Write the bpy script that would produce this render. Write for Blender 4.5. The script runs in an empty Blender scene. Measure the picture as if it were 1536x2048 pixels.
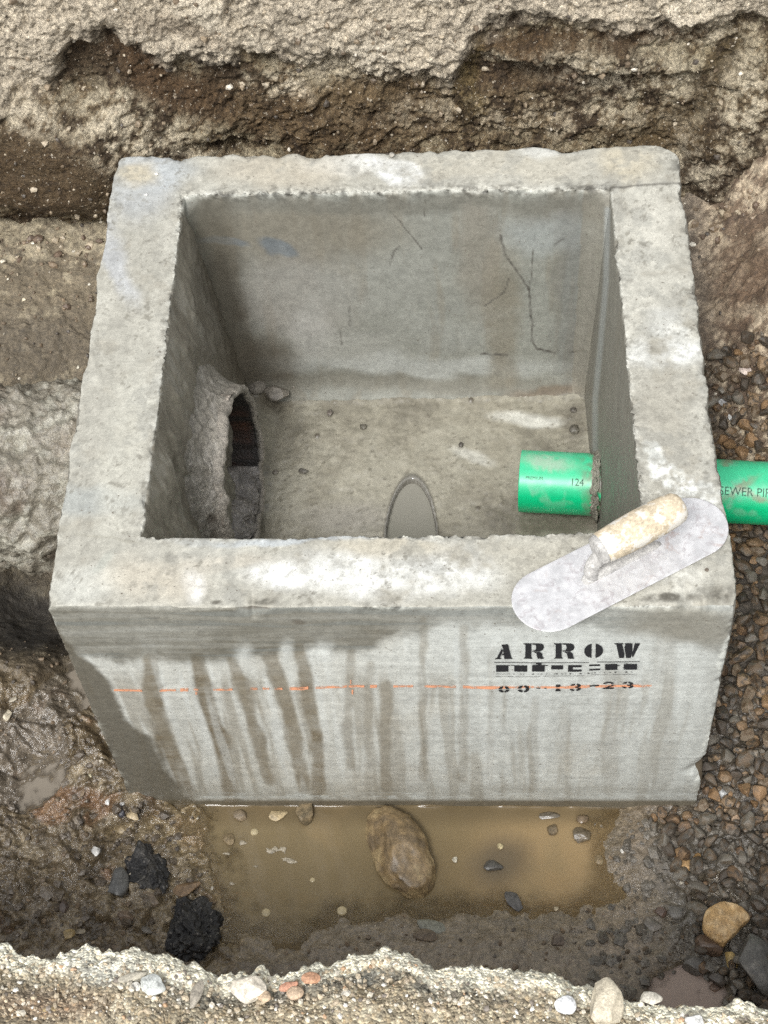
import bpy, math, random
import numpy as np
from mathutils import Vector, Matrix, Euler
R = math.radians
sc = bpy.context.scene
COL = sc.collection
random.seed(7)

# ------------------------------------------------------------------ camera
CF, CC = 3277.6, np.array([0.1188, -1.6967, 1.9462])
ER = (0.6203, 0.0508, 0.0206)
def _rot(rx, ry, rz):
    cx, sx, cy, sy, cz, sz = np.cos(rx), np.sin(rx), np.cos(ry), np.sin(ry), np.cos(rz), np.sin(rz)
    return (np.array([[cz, -sz, 0], [sz, cz, 0], [0, 0, 1]]) @ np.array([[cy, 0, sy], [0, 1, 0], [-sy, 0, cy]])
            @ np.array([[1, 0, 0], [0, cx, -sx], [0, sx, cx]]))
CM = _rot(*ER)
cam_d = bpy.data.cameras.new("camera")
cam = bpy.data.objects.new("camera", cam_d); COL.objects.link(cam)
cam.location = CC.tolist(); cam.rotation_euler = Euler(ER, 'XYZ')
cam_d.sensor_fit = 'VERTICAL'; cam_d.sensor_height = 24.0
cam_d.lens = 24.0 * CF / 2048.0
cam_d.clip_start = 0.05; cam_d.clip_end = 200
sc.camera = cam
# ------------------------------------------------------------------ light
SUN_EL, SUN_AZ = R(54), R(200)      # azimuth clockwise from +Y
w = bpy.data.worlds.new("World"); sc.world = w; w.use_nodes = True
nt = w.node_tree; nt.nodes.clear()
sky = nt.nodes.new('ShaderNodeTexSky'); sky.sky_type = 'NISHITA'; sky.sun_disc = False
sky.sun_elevation = SUN_EL; sky.sun_rotation = SUN_AZ; sky.dust_density = 4; sky.ozone_density = .6; sky.air_density = 1.0
hs = nt.nodes.new('ShaderNodeHueSaturation'); hs.inputs['Saturation'].default_value = .12
bg = nt.nodes.new('ShaderNodeBackground'); bg.inputs['Strength'].default_value = 0.12
wo = nt.nodes.new('ShaderNodeOutputWorld')
nt.links.new(sky.outputs[0], hs.inputs['Color']); nt.links.new(hs.outputs[0], bg.inputs[0]); nt.links.new(bg.outputs[0], wo.inputs[0])
sd = bpy.data.lights.new("overcast_sun", 'SUN'); sd.energy = 1.5; sd.angle = R(18); sd.color = (1, .985, .96)
so = bpy.data.objects.new("overcast_sun", sd); COL.objects.link(so)
sv = Vector((math.sin(SUN_AZ) * math.cos(SUN_EL), math.cos(SUN_AZ) * math.cos(SUN_EL), math.sin(SUN_EL)))
so.rotation_euler = sv.to_track_quat('Z', 'Y').to_euler()
sc.view_settings.view_transform = 'Standard'; sc.view_settings.look = 'None'
sc.view_settings.exposure = 0.62; sc.view_settings.gamma = 1
sc.render.filter_size = 1.1
sc.cycles.use_denoising = False
sc.cycles.max_bounces = 6; sc.cycles.diffuse_bounces = 4

# ------------------------------------------------------------------ maths
def up(x, y, z):
    d = CM @ np.array([(x - 768) / CF, -(y - 1024) / CF, -1]); t = (z - CC[2]) / d[2]; return CC + t * d
def upy(x, y, Y):
    d = CM @ np.array([(x - 768) / CF, -(y - 1024) / CF, -1]); t = (Y - CC[1]) / d[1]; return CC + t * d
def topx(P):
    q = (P - CC) @ CM
    return 768 + CF * q[:, 0] / -q[:, 2], 1024 - CF * q[:, 1] / -q[:, 2]
def hsh(ix, iy, iz, s):
    h = (ix * 374761393 + iy * 668265263 + iz * 2147483647 + s * 1274126177) & 0xffffffff
    h = ((h ^ (h >> 13)) * 1274126177) & 0xffffffff
    h = ((h ^ (h >> 16)) * 2246822519) & 0xffffffff
    return ((h ^ (h >> 15)) & 0xffffff) / float(0xffffff)
NR = _rot(.7, .45, 1.1)
def vnoise(P, f, s=0):
    Q = (P * f) @ NR; I = np.floor(Q).astype(np.int64); F = Q - I
    U = F * F * F * (F * (F * 6 - 15) + 10)
    out = 0
    for dx in (0, 1):
        wx = U[:, 0] if dx else 1 - U[:, 0]
        for dy in (0, 1):
            wy = U[:, 1] if dy else 1 - U[:, 1]
            for dz in (0, 1):
                wz = U[:, 2] if dz else 1 - U[:, 2]
                out = out + hsh(I[:, 0] + dx, I[:, 1] + dy, I[:, 2] + dz, s) * (wx * wy * wz)
    return out * 2 - 1
def fbm(P, f, o=4, s=0, g=.5):
    a, t, out = 1., 0., 0.
    for k in range(o):
        out = out + a * vnoise(P, f, s + 17 * k); t += a; a *= g; f *= 2.03
    return out / t
def ridged(P, f, o=4, s=0):
    a, t, out = 1., 0., 0.
    for k in range(o):
        out = out + a * (1 - np.abs(vnoise(P, f, s + 31 * k)) * 2); t += a; a *= .5; f *= 2.1
    return out / t
def worley(P, f, s=0, two=False):
    """2-D cell noise in x, y (or three axes when P has depth): F1, F2 and a random value of the cell"""
    Q = P * f; I = np.floor(Q).astype(np.int64)
    f1 = np.full(len(P), 9.); f2 = np.full(len(P), 9.); cid = np.zeros(len(P))
    for dx in (-1, 0, 1):
        for dy in (-1, 0, 1):
            for dz in ((0,) if two else (-1, 0, 1)):
                cx, cy, cz = I[:, 0] + dx, I[:, 1] + dy, I[:, 2] + dz
                if two: cz = cz * 0
                px = cx + hsh(cx, cy, cz, s + 1); py = cy + hsh(cx, cy, cz, s + 2)
                d = (px - Q[:, 0]) ** 2 + (py - Q[:, 1]) ** 2
                if not two: d = d + (cz + hsh(cx, cy, cz, s + 3) - Q[:, 2]) ** 2
                m = d < f1
                f2 = np.where(m, f1, np.minimum(f2, d)); f1 = np.where(m, d, f1)
                cid = np.where(m, hsh(cx, cy, cz, s + 4), cid)
    return np.sqrt(f1), np.sqrt(f2), cid
def sst(a, b, x):
    t = np.clip((x - a) / (b - a), 0, 1); return t * t * (3 - 2 * t)
def blob(px, py, cx, cy, rx, ry, rot=0, soft=.5):
    c, s = math.cos(R(rot)), math.sin(R(rot))
    dx, dy = px - cx, py - cy
    u = (dx * c + dy * s) / rx; v = (-dx * s + dy * c) / ry
    return 1 - sst(1 - soft, 1 + soft, np.sqrt(u * u + v * v))
def mix(c, col, m):
    return c + (np.array(col)[None, :] - c) * np.clip(m, 0, 1)[:, None]
def pline(px, py, pts):
    """distance to a polyline in the same units"""
    best = np.full(len(px), 1e9)
    for (x0, y0), (x1, y1) in zip(pts, pts[1:]):
        dx, dy = x1 - x0, y1 - y0
        t = np.clip(((px - x0) * dx + (py - y0) * dy) / (dx * dx + dy * dy), 0, 1)
        best = np.minimum(best, np.hypot(px - x0 - t * dx, py - y0 - t * dy))
    return best

# ------------------------------------------------------------------ materials
def new_mat(name):
    m = bpy.data.materials.new(name); m.use_nodes = True
    nt = m.node_tree; nt.nodes.clear()
    o = nt.nodes.new('ShaderNodeOutputMaterial'); b = nt.nodes.new('ShaderNodeBsdfPrincipled')
    nt.links.new(b.outputs[0], o.inputs[0])
    return m, nt, b
def N(nt, t, **k):
    n = nt.nodes.new(t)
    for a, v in k.items():
        if a in n.inputs: n.inputs[a].default_value = v
        else: setattr(n, a, v)
    return n
def surf(name, col=None, rough=(.85, .2), bump=((250, .5, .001),), mott=.35, mscale=90, speck=None, spec=.5, grain=None):
    """colour and wetness come from the mesh attributes Col / Wet (or a plain colour); noise breaks both up; bump adds the fine relief"""
    m, nt, b = new_mat(name); L = nt.links.new
    tc = N(nt, 'ShaderNodeTexCoord').outputs['Object']
    if col is None:
        c = N(nt, 'ShaderNodeVertexColor', layer_name='Col').outputs[0]
        wet = N(nt, 'ShaderNodeAttribute', attribute_name='Wet').outputs['Fac']
    else:
        r = N(nt, 'ShaderNodeRGB'); r.outputs[0].default_value = (*col, 1); c = r.outputs[0]
        v = N(nt, 'ShaderNodeValue'); v.outputs[0].default_value = 0; wet = v.outputs[0]
    n1 = N(nt, 'ShaderNodeTexNoise', Scale=mscale, Detail=6.0, Roughness=.65); L(tc, n1.inputs['Vector'])
    mr = N(nt, 'ShaderNodeMapRange'); L(n1.outputs[0], mr.inputs[0])
    mr.inputs[1].default_value = .3; mr.inputs[2].default_value = .7; mr.inputs[3].default_value = 1 - mott; mr.inputs[4].default_value = 1 + mott
    mx = N(nt, 'ShaderNodeVectorMath', operation='SCALE'); L(c, mx.inputs[0]); L(mr.outputs[0], mx.inputs['Scale'])
    c = mx.outputs[0]
    n9 = N(nt, 'ShaderNodeTexNoise', Scale=mscale * 4.5, Detail=3.0, Roughness=.7); L(tc, n9.inputs['Vector'])
    m9 = N(nt, 'ShaderNodeMapRange'); L(n9.outputs[0], m9.inputs[0]); m9.inputs[1].default_value = .33; m9.inputs[2].default_value = .67; m9.inputs[3].default_value = 1 - mott * .8; m9.inputs[4].default_value = 1 + mott * .8
    x9 = N(nt, 'ShaderNodeVectorMath', operation='SCALE'); L(c, x9.inputs[0]); L(m9.outputs[0], x9.inputs['Scale']); c = x9.outputs[0]
    if grain:      # (scale, amount) coloured sand grains
        vo = N(nt, 'ShaderNodeTexVoronoi', Scale=grain[0]); L(tc, vo.inputs['Vector'])
        hs = N(nt, 'ShaderNodeSeparateColor'); L(vo.outputs['Color'], hs.inputs[0])
        cr = N(nt, 'ShaderNodeValToRGB'); L(hs.outputs[0], cr.inputs[0])
        e = cr.color_ramp.elements; e[0].position = 0; e[0].color = (.38, .34, .31, 1); e[1].position = 1; e[1].color = (1.9, 1.9, 1.8, 1)
        for p_, k_ in ((.3, (.8, .75, .68, 1)), (.6, (1.05, 1.0, .93, 1)), (.8, (1.15, .98, .78, 1))):
            q = e.new(p_); q.color = k_
        mm = N(nt, 'ShaderNodeMix', data_type='RGBA', blend_type='MULTIPLY'); mm.inputs[0].default_value = grain[1]
        L(c, mm.inputs[6]); L(cr.outputs[0], mm.inputs[7]); c = mm.outputs[2]
    if speck:      # (scale, threshold, colour) dark or light pits
        n3 = N(nt, 'ShaderNodeTexNoise', Scale=speck[0], Detail=3.0, Roughness=.6); L(tc, n3.inputs['Vector'])
        m3 = N(nt, 'ShaderNodeMapRange'); L(n3.outputs[0], m3.inputs[0]); m3.inputs[1].default_value = speck[1]; m3.inputs[2].default_value = speck[1] + .06
        mm = N(nt, 'ShaderNodeMix', data_type='RGBA'); L(m3.outputs[0], mm.inputs[0]); L(c, mm.inputs[6]); mm.inputs[7].default_value = (*speck[2], 1); c = mm.outputs[2]
    L(c, b.inputs['Base Color'])
    n2 = N(nt, 'ShaderNodeTexNoise', Scale=mscale * .37, Detail=5.0); L(tc, n2.inputs['Vector'])
    ad = N(nt, 'ShaderNodeMath', operation='MULTIPLY_ADD'); L(n2.outputs[0], ad.inputs[0]); ad.inputs[1].default_value = .5; L(wet, ad.inputs[2])
    m4 = N(nt, 'ShaderNodeMapRange'); L(ad.outputs[0], m4.inputs[0]); m4.inputs[1].default_value = .25; m4.inputs[2].default_value = 1.2
    m4.inputs[3].default_value = rough[0]; m4.inputs[4].default_value = rough[1]
    L(m4.outputs[0], b.inputs['Roughness'])
    b.inputs['Specular IOR Level'].default_value = spec
    last = None
    for sc_, st, dist in bump:
        nb = N(nt, 'ShaderNodeTexNoise', Scale=float(sc_), Detail=5.0, Roughness=.6); L(tc, nb.inputs['Vector'])
        bp = N(nt, 'ShaderNodeBump', Strength=st, Distance=dist); L(nb.outputs[0], bp.inputs['Height'])
        if last: L(last.outputs[0], bp.inputs['Normal'])
        last = bp
    if grain:
        bp = N(nt, 'ShaderNodeBump', Strength=.9, Distance=.003); bp.invert = True; L(vo.outputs['Distance'], bp.inputs['Height']); L(last.outputs[0], bp.inputs['Normal']); last = bp
    L(last.outputs[0], b.inputs['Normal'])
    return m
M = {}
M['concrete'] = surf('concrete', rough=(.85, .2), bump=((70, .22, .002), (360, .4, .001)), mott=.16, mscale=80, speck=(190, .66, (.15, .13, .105)), spec=.5)
M['smooth_concrete'] = surf('formed_concrete', rough=(.75, .25), bump=((40, .2, .002), (400, .25, .0007)), mott=.1, mscale=60, speck=(210, .74, (.14, .12, .1)), spec=.4)
M['mud'] = surf('wet_mud', rough=(.85, .05), bump=((60, .6, .006), (240, .7, .002)), mott=.45, mscale=130, spec=.9)
M['slurry'] = surf('floor_slurry', rough=(.7, .08), bump=((70, .25, .002), (260, .2, .0008)), mott=.14, mscale=60, spec=.8)
M['bank'] = surf('bank_soil', rough=(.95, .35), bump=((110, 1, .008), (420, 1, .003)), mott=.6, mscale=170, speck=(150, .64, (.58, .51, .40)), spec=.3)
M['sand'] = surf('gravelly_sand', rough=(.95, .5), bump=((60, .4, .003), (420, .6, .001)), mott=.25, mscale=60, grain=(260, .85), spec=.3)
M['stone'] = surf('stone', rough=(.7, .15), bump=((120, .4, .001), (500, .5, .0008)), mott=.35, mscale=70, spec=.6)

# ------------------------------------------------------------------ mesh helpers
def put(o, parent=None, **props):
    COL.objects.link(o)
    if parent is not None: o.parent = parent
    for k, v in props.items(): o[k] = v
    return o
def empty(name, loc, **props):
    o = bpy.data.objects.new(name, None); o.location = loc; o.empty_display_size = .05
    return put(o, **props)
def np_mesh(name, P, quads, cols=None, wet=None, mat=None, parent=None, smooth=True, org=None, tris=None, sharp=None, **props):
    P = np.asarray(P, dtype=np.float64)
    if org is None: org = np.array(parent.location) if parent is not None and parent.parent is None else np.zeros(3)
    me = bpy.data.meshes.new(name)
    me.vertices.add(len(P)); me.vertices.foreach_set('co', (P - org).astype(np.float32).ravel())
    F = []
    nq = 0 if quads is None else len(quads); ntr = 0 if tris is None else len(tris)
    loops = np.concatenate([np.asarray(quads).ravel() if nq else np.zeros(0, int), np.asarray(tris).ravel() if ntr else np.zeros(0, int)]).astype(np.int32)
    me.loops.add(len(loops)); me.loops.foreach_set('vertex_index', loops)
    me.polygons.add(nq + ntr)
    st = np.concatenate([np.arange(nq) * 4, nq * 4 + np.arange(ntr) * 3]).astype(np.int32)
    me.polygons.foreach_set('loop_start', st)
    me.update(calc_edges=True)
    me.polygons.foreach_set('use_smooth', np.full(nq + ntr, smooth))
    if cols is not None:
        a = me.color_attributes.new('Col', 'FLOAT_COLOR', 'POINT')
        a.data.foreach_set('color', np.concatenate([np.clip(cols, .004, 1), np.ones((len(P), 1))], 1).astype(np.float32).ravel())
        a = me.attributes.new('Wet', 'FLOAT', 'POINT')
        a.data.foreach_set('value', (np.zeros(len(P)) if wet is None else wet).astype(np.float32))
    me.validate()
    if mat: me.materials.append(mat)
    if sharp: me.set_sharp_from_angle(angle=R(sharp))
    o = bpy.data.objects.new(name, me)
    if parent is None: o.location = org
    return put(o, parent, **props)
def grid_faces(nu, nv, off=0):
    i, j = np.meshgrid(np.arange(nu - 1), np.arange(nv - 1), indexing='ij')
    a = (i * nv + j).ravel() + off
    return np.stack([a, a + nv, a + nv + 1, a + 1], 1)
def patch(c00, c10, c01, c11, step):
    c00, c10, c01, c11 = map(lambda c: np.array(c, float), (c00, c10, c01, c11))
    lu = max(np.linalg.norm(c10 - c00), np.linalg.norm(c11 - c01)); lv = max(np.linalg.norm(c01 - c00), np.linalg.norm(c11 - c10))
    nu, nv = max(2, int(lu / step) + 1), max(2, int(lv / step) + 1)
    u, v = np.meshgrid(np.linspace(0, 1, nu), np.linspace(0, 1, nv), indexing='ij')
    u, v = u.ravel()[:, None], v.ravel()[:, None]
    return c00 * (1 - u) * (1 - v) + c10 * u * (1 - v) + c01 * (1 - u) * v + c11 * u * v, nu, nv
def rot_to(P, ax):
    return P

# ================================================================== GROUND
Zw = -.648
def tps(pts):
    A = np.array(pts, float); X, Z = A[:, :2], A[:, 2]; n = len(A)
    def k(r2): return .5 * r2 * np.log(r2 + 1e-9)
    K = k(((X[:, None] - X[None]) ** 2).sum(2)) + np.eye(n) * 3e-3
    Pm = np.hstack([np.ones((n, 1)), X]); S = np.zeros((n + 3, n + 3)); S[:n, :n] = K; S[:n, n:] = Pm; S[n:, :n] = Pm.T
    sol = np.linalg.solve(S, np.concatenate([Z, [0, 0, 0]]))
    def ev(x, y):
        r2 = (x[:, None] - X[None, :, 0]) ** 2 + (y[:, None] - X[None, :, 1]) ** 2
        return k(r2) @ sol[:n] + sol[n] + sol[n + 1] * x + sol[n + 2] * y
    return ev
cp = []
for px, py, z in [(0, 420, -.36), (230, 400, -.36), (-300, 430, -.33), (0, 600, -.38), (200, 600, -.39), (0, 760, -.41), (170, 760, -.43), (-300, 760, -.38),
                  (0, 1215, -.66), (70, 1235, -.72), (0, 1290, -.60), (-300, 1240, -.5), (0, 1330, -.55), (140, 1400, -.61), (0, 1500, -.575), (-300, 1500, -.5),
                  (90, 1450, -.585), (200, 1600, -.63), (0, 1650, -.585), (0, 1850, -.6), (150, 1750, -.61), (330, 1800, -.632), (330, 1680, -.64), (-300, 1800, -.53),
                  (420, 1900, -.64), (600, 1700, -.69), (900, 1720, -.69), (1150, 1720, -.68), (480, 1650, -.67), (500, 1800, -.67), (415, 1740, -.648), (320, 1632, -.652), (700, 1640, -.68), (1000, 1640, -.68),
                  (800, 1890, -.635), (650, 1860, -.648), (1000, 1860, -.636), (1180, 1850, -.64), (1225, 1680, -.644), (1190, 1700, -.652), (1240, 1800, -.646), (1300, 1640, -.640), (1300, 1800, -.636),
                  (1400, 1650, -.628), (1536, 1600, -.605), (1430, 1940, -.634), (1536, 1960, -.625), (1536, 1800, -.615), (1800, 1700, -.55),
                  (1450, 1450, -.605), (1536, 1300, -.58), (1800, 1300, -.5), (1500, 1120, -.55), (1536, 1000, -.525), (1470, 880, -.49), (1800, 900, -.42), (1450, 720, -.43), (1536, 700, -.41), (1700, 700, -.33),
                  (1420, 500, -.37), (1490, 480, -.34), (1536, 450, -.30), (1700, 450, -.16), (1430, 350, -.33), (1536, 300, -.24), (1700, 250, -.1), (1100, 290, -.36), (700, 290, -.36), (420, 300, -.36)]:
    p_ = up(px, py, z); cp.append((p_[0], p_[1], z))
for x, y, z in [(-.3, 0, -.66), (.3, 0, -.66), (0, -.3, -.68), (-1.6, .8, -.3), (-1.6, -.8, -.45), (1.5, 0, -.1), (1.5, -.9, -.4), (0, 1.1, -.36), (-1, 1.1, -.36), (1, 1.1, -.1), (0, -1.2, -.63), (-1, -1.2, -.55), (1, -1.2, -.55)]:
    cp.append((x, y, z))
ground_z = tps(cp)
def axis(a, b, st, far):
    l = [a]; s = st
    while l[-1] > -far: s *= 1.12; l.append(l[-1] - s)
    r = [b]; s = st
    while r[-1] < far: s *= 1.12; r.append(r[-1] + s)
    return np.array(sorted(set(l + list(np.arange(a, b, st)) + r)))
def ground_height(P2, px, py, fine=True):
    x, y = P2[:, 0], P2[:, 1]
    xc, yc = np.clip(x, -1.6, 1.5), np.clip(y, -1.2, 1.1)
    z = np.zeros(len(x))
    for s in range(0, len(x), 100000): z[s:s + 100000] = ground_z(xc[s:s + 100000], yc[s:s + 100000])
    P = np.stack([x, y, z * 0], 1)
    W = P + .02 * np.stack([fbm(P, 18, 3, 5), fbm(P, 18, 3, 6), x * 0], 1)
    front = sst(-.2, -.35, y)                                     # front half of the trench
    left = sst(-.2, -.36, x); right = sst(.38, .5, x)
    lump = front * left + .35 * (1 - front) * left + .3 * right
    lump = np.maximum(lump, .75 * right * front * sst(-.45, -.55, y))
    f1, f2, cid = worley(W, 26, 3, True)
    g1, g2, cid2 = worley(W, 60, 9, True); fl_ = front * left
    z = z + lump * (.018 * (cid - .4) * sst(0, .3, f2 - f1) + .012 * (cid2 - .4) * sst(0, .25, g2 - g1) + .008 * ridged(W + .012 * np.stack([fbm(P, 60, 2, 7), fbm(P, 60, 2, 8), x * 0], 1), 34, 3, 24) * fl_)
    z = z + (.15 + lump) * .0035 * fbm(P, 110, 3, 27, .7)
    rb = sst(.56, .66, x) * sst(0, .2, y)
    z = z + rb * (.035 * ridged(W, 9, 4, 25) + .02 * (cid - .4) * sst(0, .3, f2 - f1) + .02 * fbm(W, 30, 4, 26, .65))
    z = z + .010 * fbm(P, 7, 4, 21) * (1 - .6 * sst(.65, .3, np.abs(x) + 0 * y) * front)
    z = z + (.006 + .006 * lump) * fbm(W, 30, 5, 22, .6)
    shore = front * sst(.50, .2, np.abs(x)) + front * sst(.25, .38, x)
    z = z + np.clip(shore, 0, 1) * (.012 * fbm(P, 11, 4, 28, .6) + .004 * fbm(P, 40, 3, 29))
    sm = blob(px, py, 900, 1780, 430, 170, 0, .3)
    z = z - .4 * sm * (.004 * fbm(W, 30, 5, 22, .6))
    # mud pushed up along the box foot on the left, little film pools
    z = z + .03 * sst(.07, 0, pline(px, py, [(90, 1330), (180, 1500), (290, 1640)]) / 1400.) * sst(1250, 1330, py) * sst(1660, 1600, py)
    pool = np.maximum(np.maximum(blob(px, py, 45, 1510, 95, 110, 20, .35), blob(px, py, 130, 1400, 110, 45, -30, .4)), blob(px, py, 1380, 1985, 80, 55, 10, .5))
    pool = np.maximum(pool, blob(px, py, 1440, 1790, 60, 50, 0, .4))
    z = z - .018 * sst(.0, .8, pool) + .010 * pool * fbm(W * np.array([1, 1.8, 1]), 24, 4, 31, .6)
    z = np.where((pool > .004) & (pool < .45) & (px < 700), np.maximum(z, -.6025 + .3 * (z + .6)), z)
    film = pool > .55
    return z, film, cid, cid2, lump
def make_ground():
    xs = axis(-.95, .82, .0028, 7); ys = axis(-.98, .95, .0028, 7)
    X, Y = np.meshgrid(xs, ys, indexing='ij')
    P = np.stack([X.ravel(), Y.ravel(), np.full(X.size, -.5)], 1)
    P[:, 2] = ground_z(*[np.clip(P[:, 0], -1.6, 1.5)[:1], np.clip(P[:, 1], -1.2, 1.1)[:1]])[0]
    zz = np.zeros(len(P))
    for s in range(0, len(P), 100000): zz[s:s + 100000] = ground_z(np.clip(P[s:s + 100000, 0], -1.6, 1.5), np.clip(P[s:s + 100000, 1], -1.2, 1.1))
    P[:, 2] = zz
    px, py = topx(P)
    z, film, cid, cid2, lump = ground_height(P[:, :2], px, py)
    P[:, 2] = z
    # keep the sheet under the ledges and the bank
    n = fbm(P, 9, 4, 40); n2 = fbm(P, 35, 4, 41); n3 = fbm(P, 120, 3, 42)
    C = np.tile(np.array([.155, .118, .078]), (len(P), 1))
    C = mix(C, (.26, .205, .145), sst(-.1, .5, n + .4 * n2) * .8)
    C = mix(C, (.085, .066, .045), sst(.1, .6, -n + .5 * n2) * .8)
    x, y = P[:, 0], P[:, 1]
    front = sst(-.15, -.35, y); left = sst(-.2, -.36, x); right = sst(.38, .5, x)
    back_left = left * (1 - front)
    C = mix(C, (.27, .205, .135), back_left * .6); C = mix(C, (.40, .32, .22), back_left * sst(.1, .5, n2 + .3 * n3 + .6 * sst(560, 420, py)))
    C = mix(C, (.15, .115, .08), back_left * blob(px, py, 60, 690, 150, 70, 0, .6) * .8)
    fl = front * left
    C = mix(C, (.118, .095, .070), fl * .9); C = mix(C, (.20, .17, .135), fl * sst(.0, .4, n2 + .4 * n3) * .8); C = mix(C, (.045, .035, .025), fl * sst(.1, .4, -n2 + .3 * n3) * .7)
    C = mix(C, (.024, .018, .012), blob(px + 30 * n2, py + 15 * n, 50, 1240, 130, 85, 25, .6) * .95)  # dark wet soil, with the shade under the mud pipe painted in
    C = mix(C, (.16, .085, .05), fl * sst(.35, .6, fbm(P, 14, 2, 77)) * .6)
    # shore of the puddle: greyer, smoother
    C = mix(C, (.22, .18, .13), blob(px, py, 900, 1860, 520, 120, 5, .4) * .85)
    C = mix(C, (.30, .23, .16), blob(px, py, 1240, 1830, 90, 70, 30, .6) * .7)
    C = mix(C, (.06, .05, .038), right * .85); C = mix(C, (.34, .28, .21), right * (1 - front) * sst(760, 640, py) * (.35 + .65 * sst(-.1, .4, n2)))
    rb = sst(.54, .62, x) * sst(.0, .15, y)
    C = mix(C, (.17, .115, .07), rb * .8); C = mix(C, (.46, .38, .27), rb * sst(-.05, .3, n2 + .5 * n3) * .85); C = mix(C, (.10, .065, .04), rb * sst(.1, .4, -n2 - .4 * n) * .9)
    C = mix(C, (.12, .075, .042), right * blob(px + 25 * n2, py + 25 * n, 1500, 560, 60, 90, 20, .6) * .8)
    C = mix(C, (.15, .13, .10), right * front * sst(.1, .5, n2) * .8); C = mix(C, (.10, .09, .072), blob(px + 20 * n2, py + 20 * n, 1420, 1800, 130, 150, 0, .5) * .8)
    nearw = front * sst(Zw + .022, Zw - .002, z) ; C = mix(C, (.20, .16, .105), nearw * .75)
    wet = .25 + .5 * nearw + .55 * fl + .6 * fl * sst(-.1, .25, n) + .2 * n2 + .35 * blob(px, py, 900, 1860, 520, 120, 0, .5) + .35 * right * front - .25 * back_left - .25 * right * (1 - front)
    C = mix(C, (.20, .17, .13), film * .5); wet = np.where(film, 1.2, wet)
    fm = (fl * (1 - film))[:, None]; C = C * (1 + fm * (np.array([1.36, 1.30, 1.08]) - 1)); bm_ = back_left[:, None]; C = C * (1 + bm_ * (np.array([.72, .76, .74]) - 1))
    C = np.clip(C * (1 + .30 * n3[:, None]), .01, 1)
    q = grid_faces(len(xs), len(ys))
    ctr = P[q].mean(1)
    keep = ~((np.abs(ctr[:, 0]) < .455) & (np.abs(ctr[:, 1]) < .44)) & ~((np.abs(ctr[:, 0]) < .46) & (ctr[:, 1] < -.2) & (ctr[:, 1] > -.44))
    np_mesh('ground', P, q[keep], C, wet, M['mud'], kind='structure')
make_ground()

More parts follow.
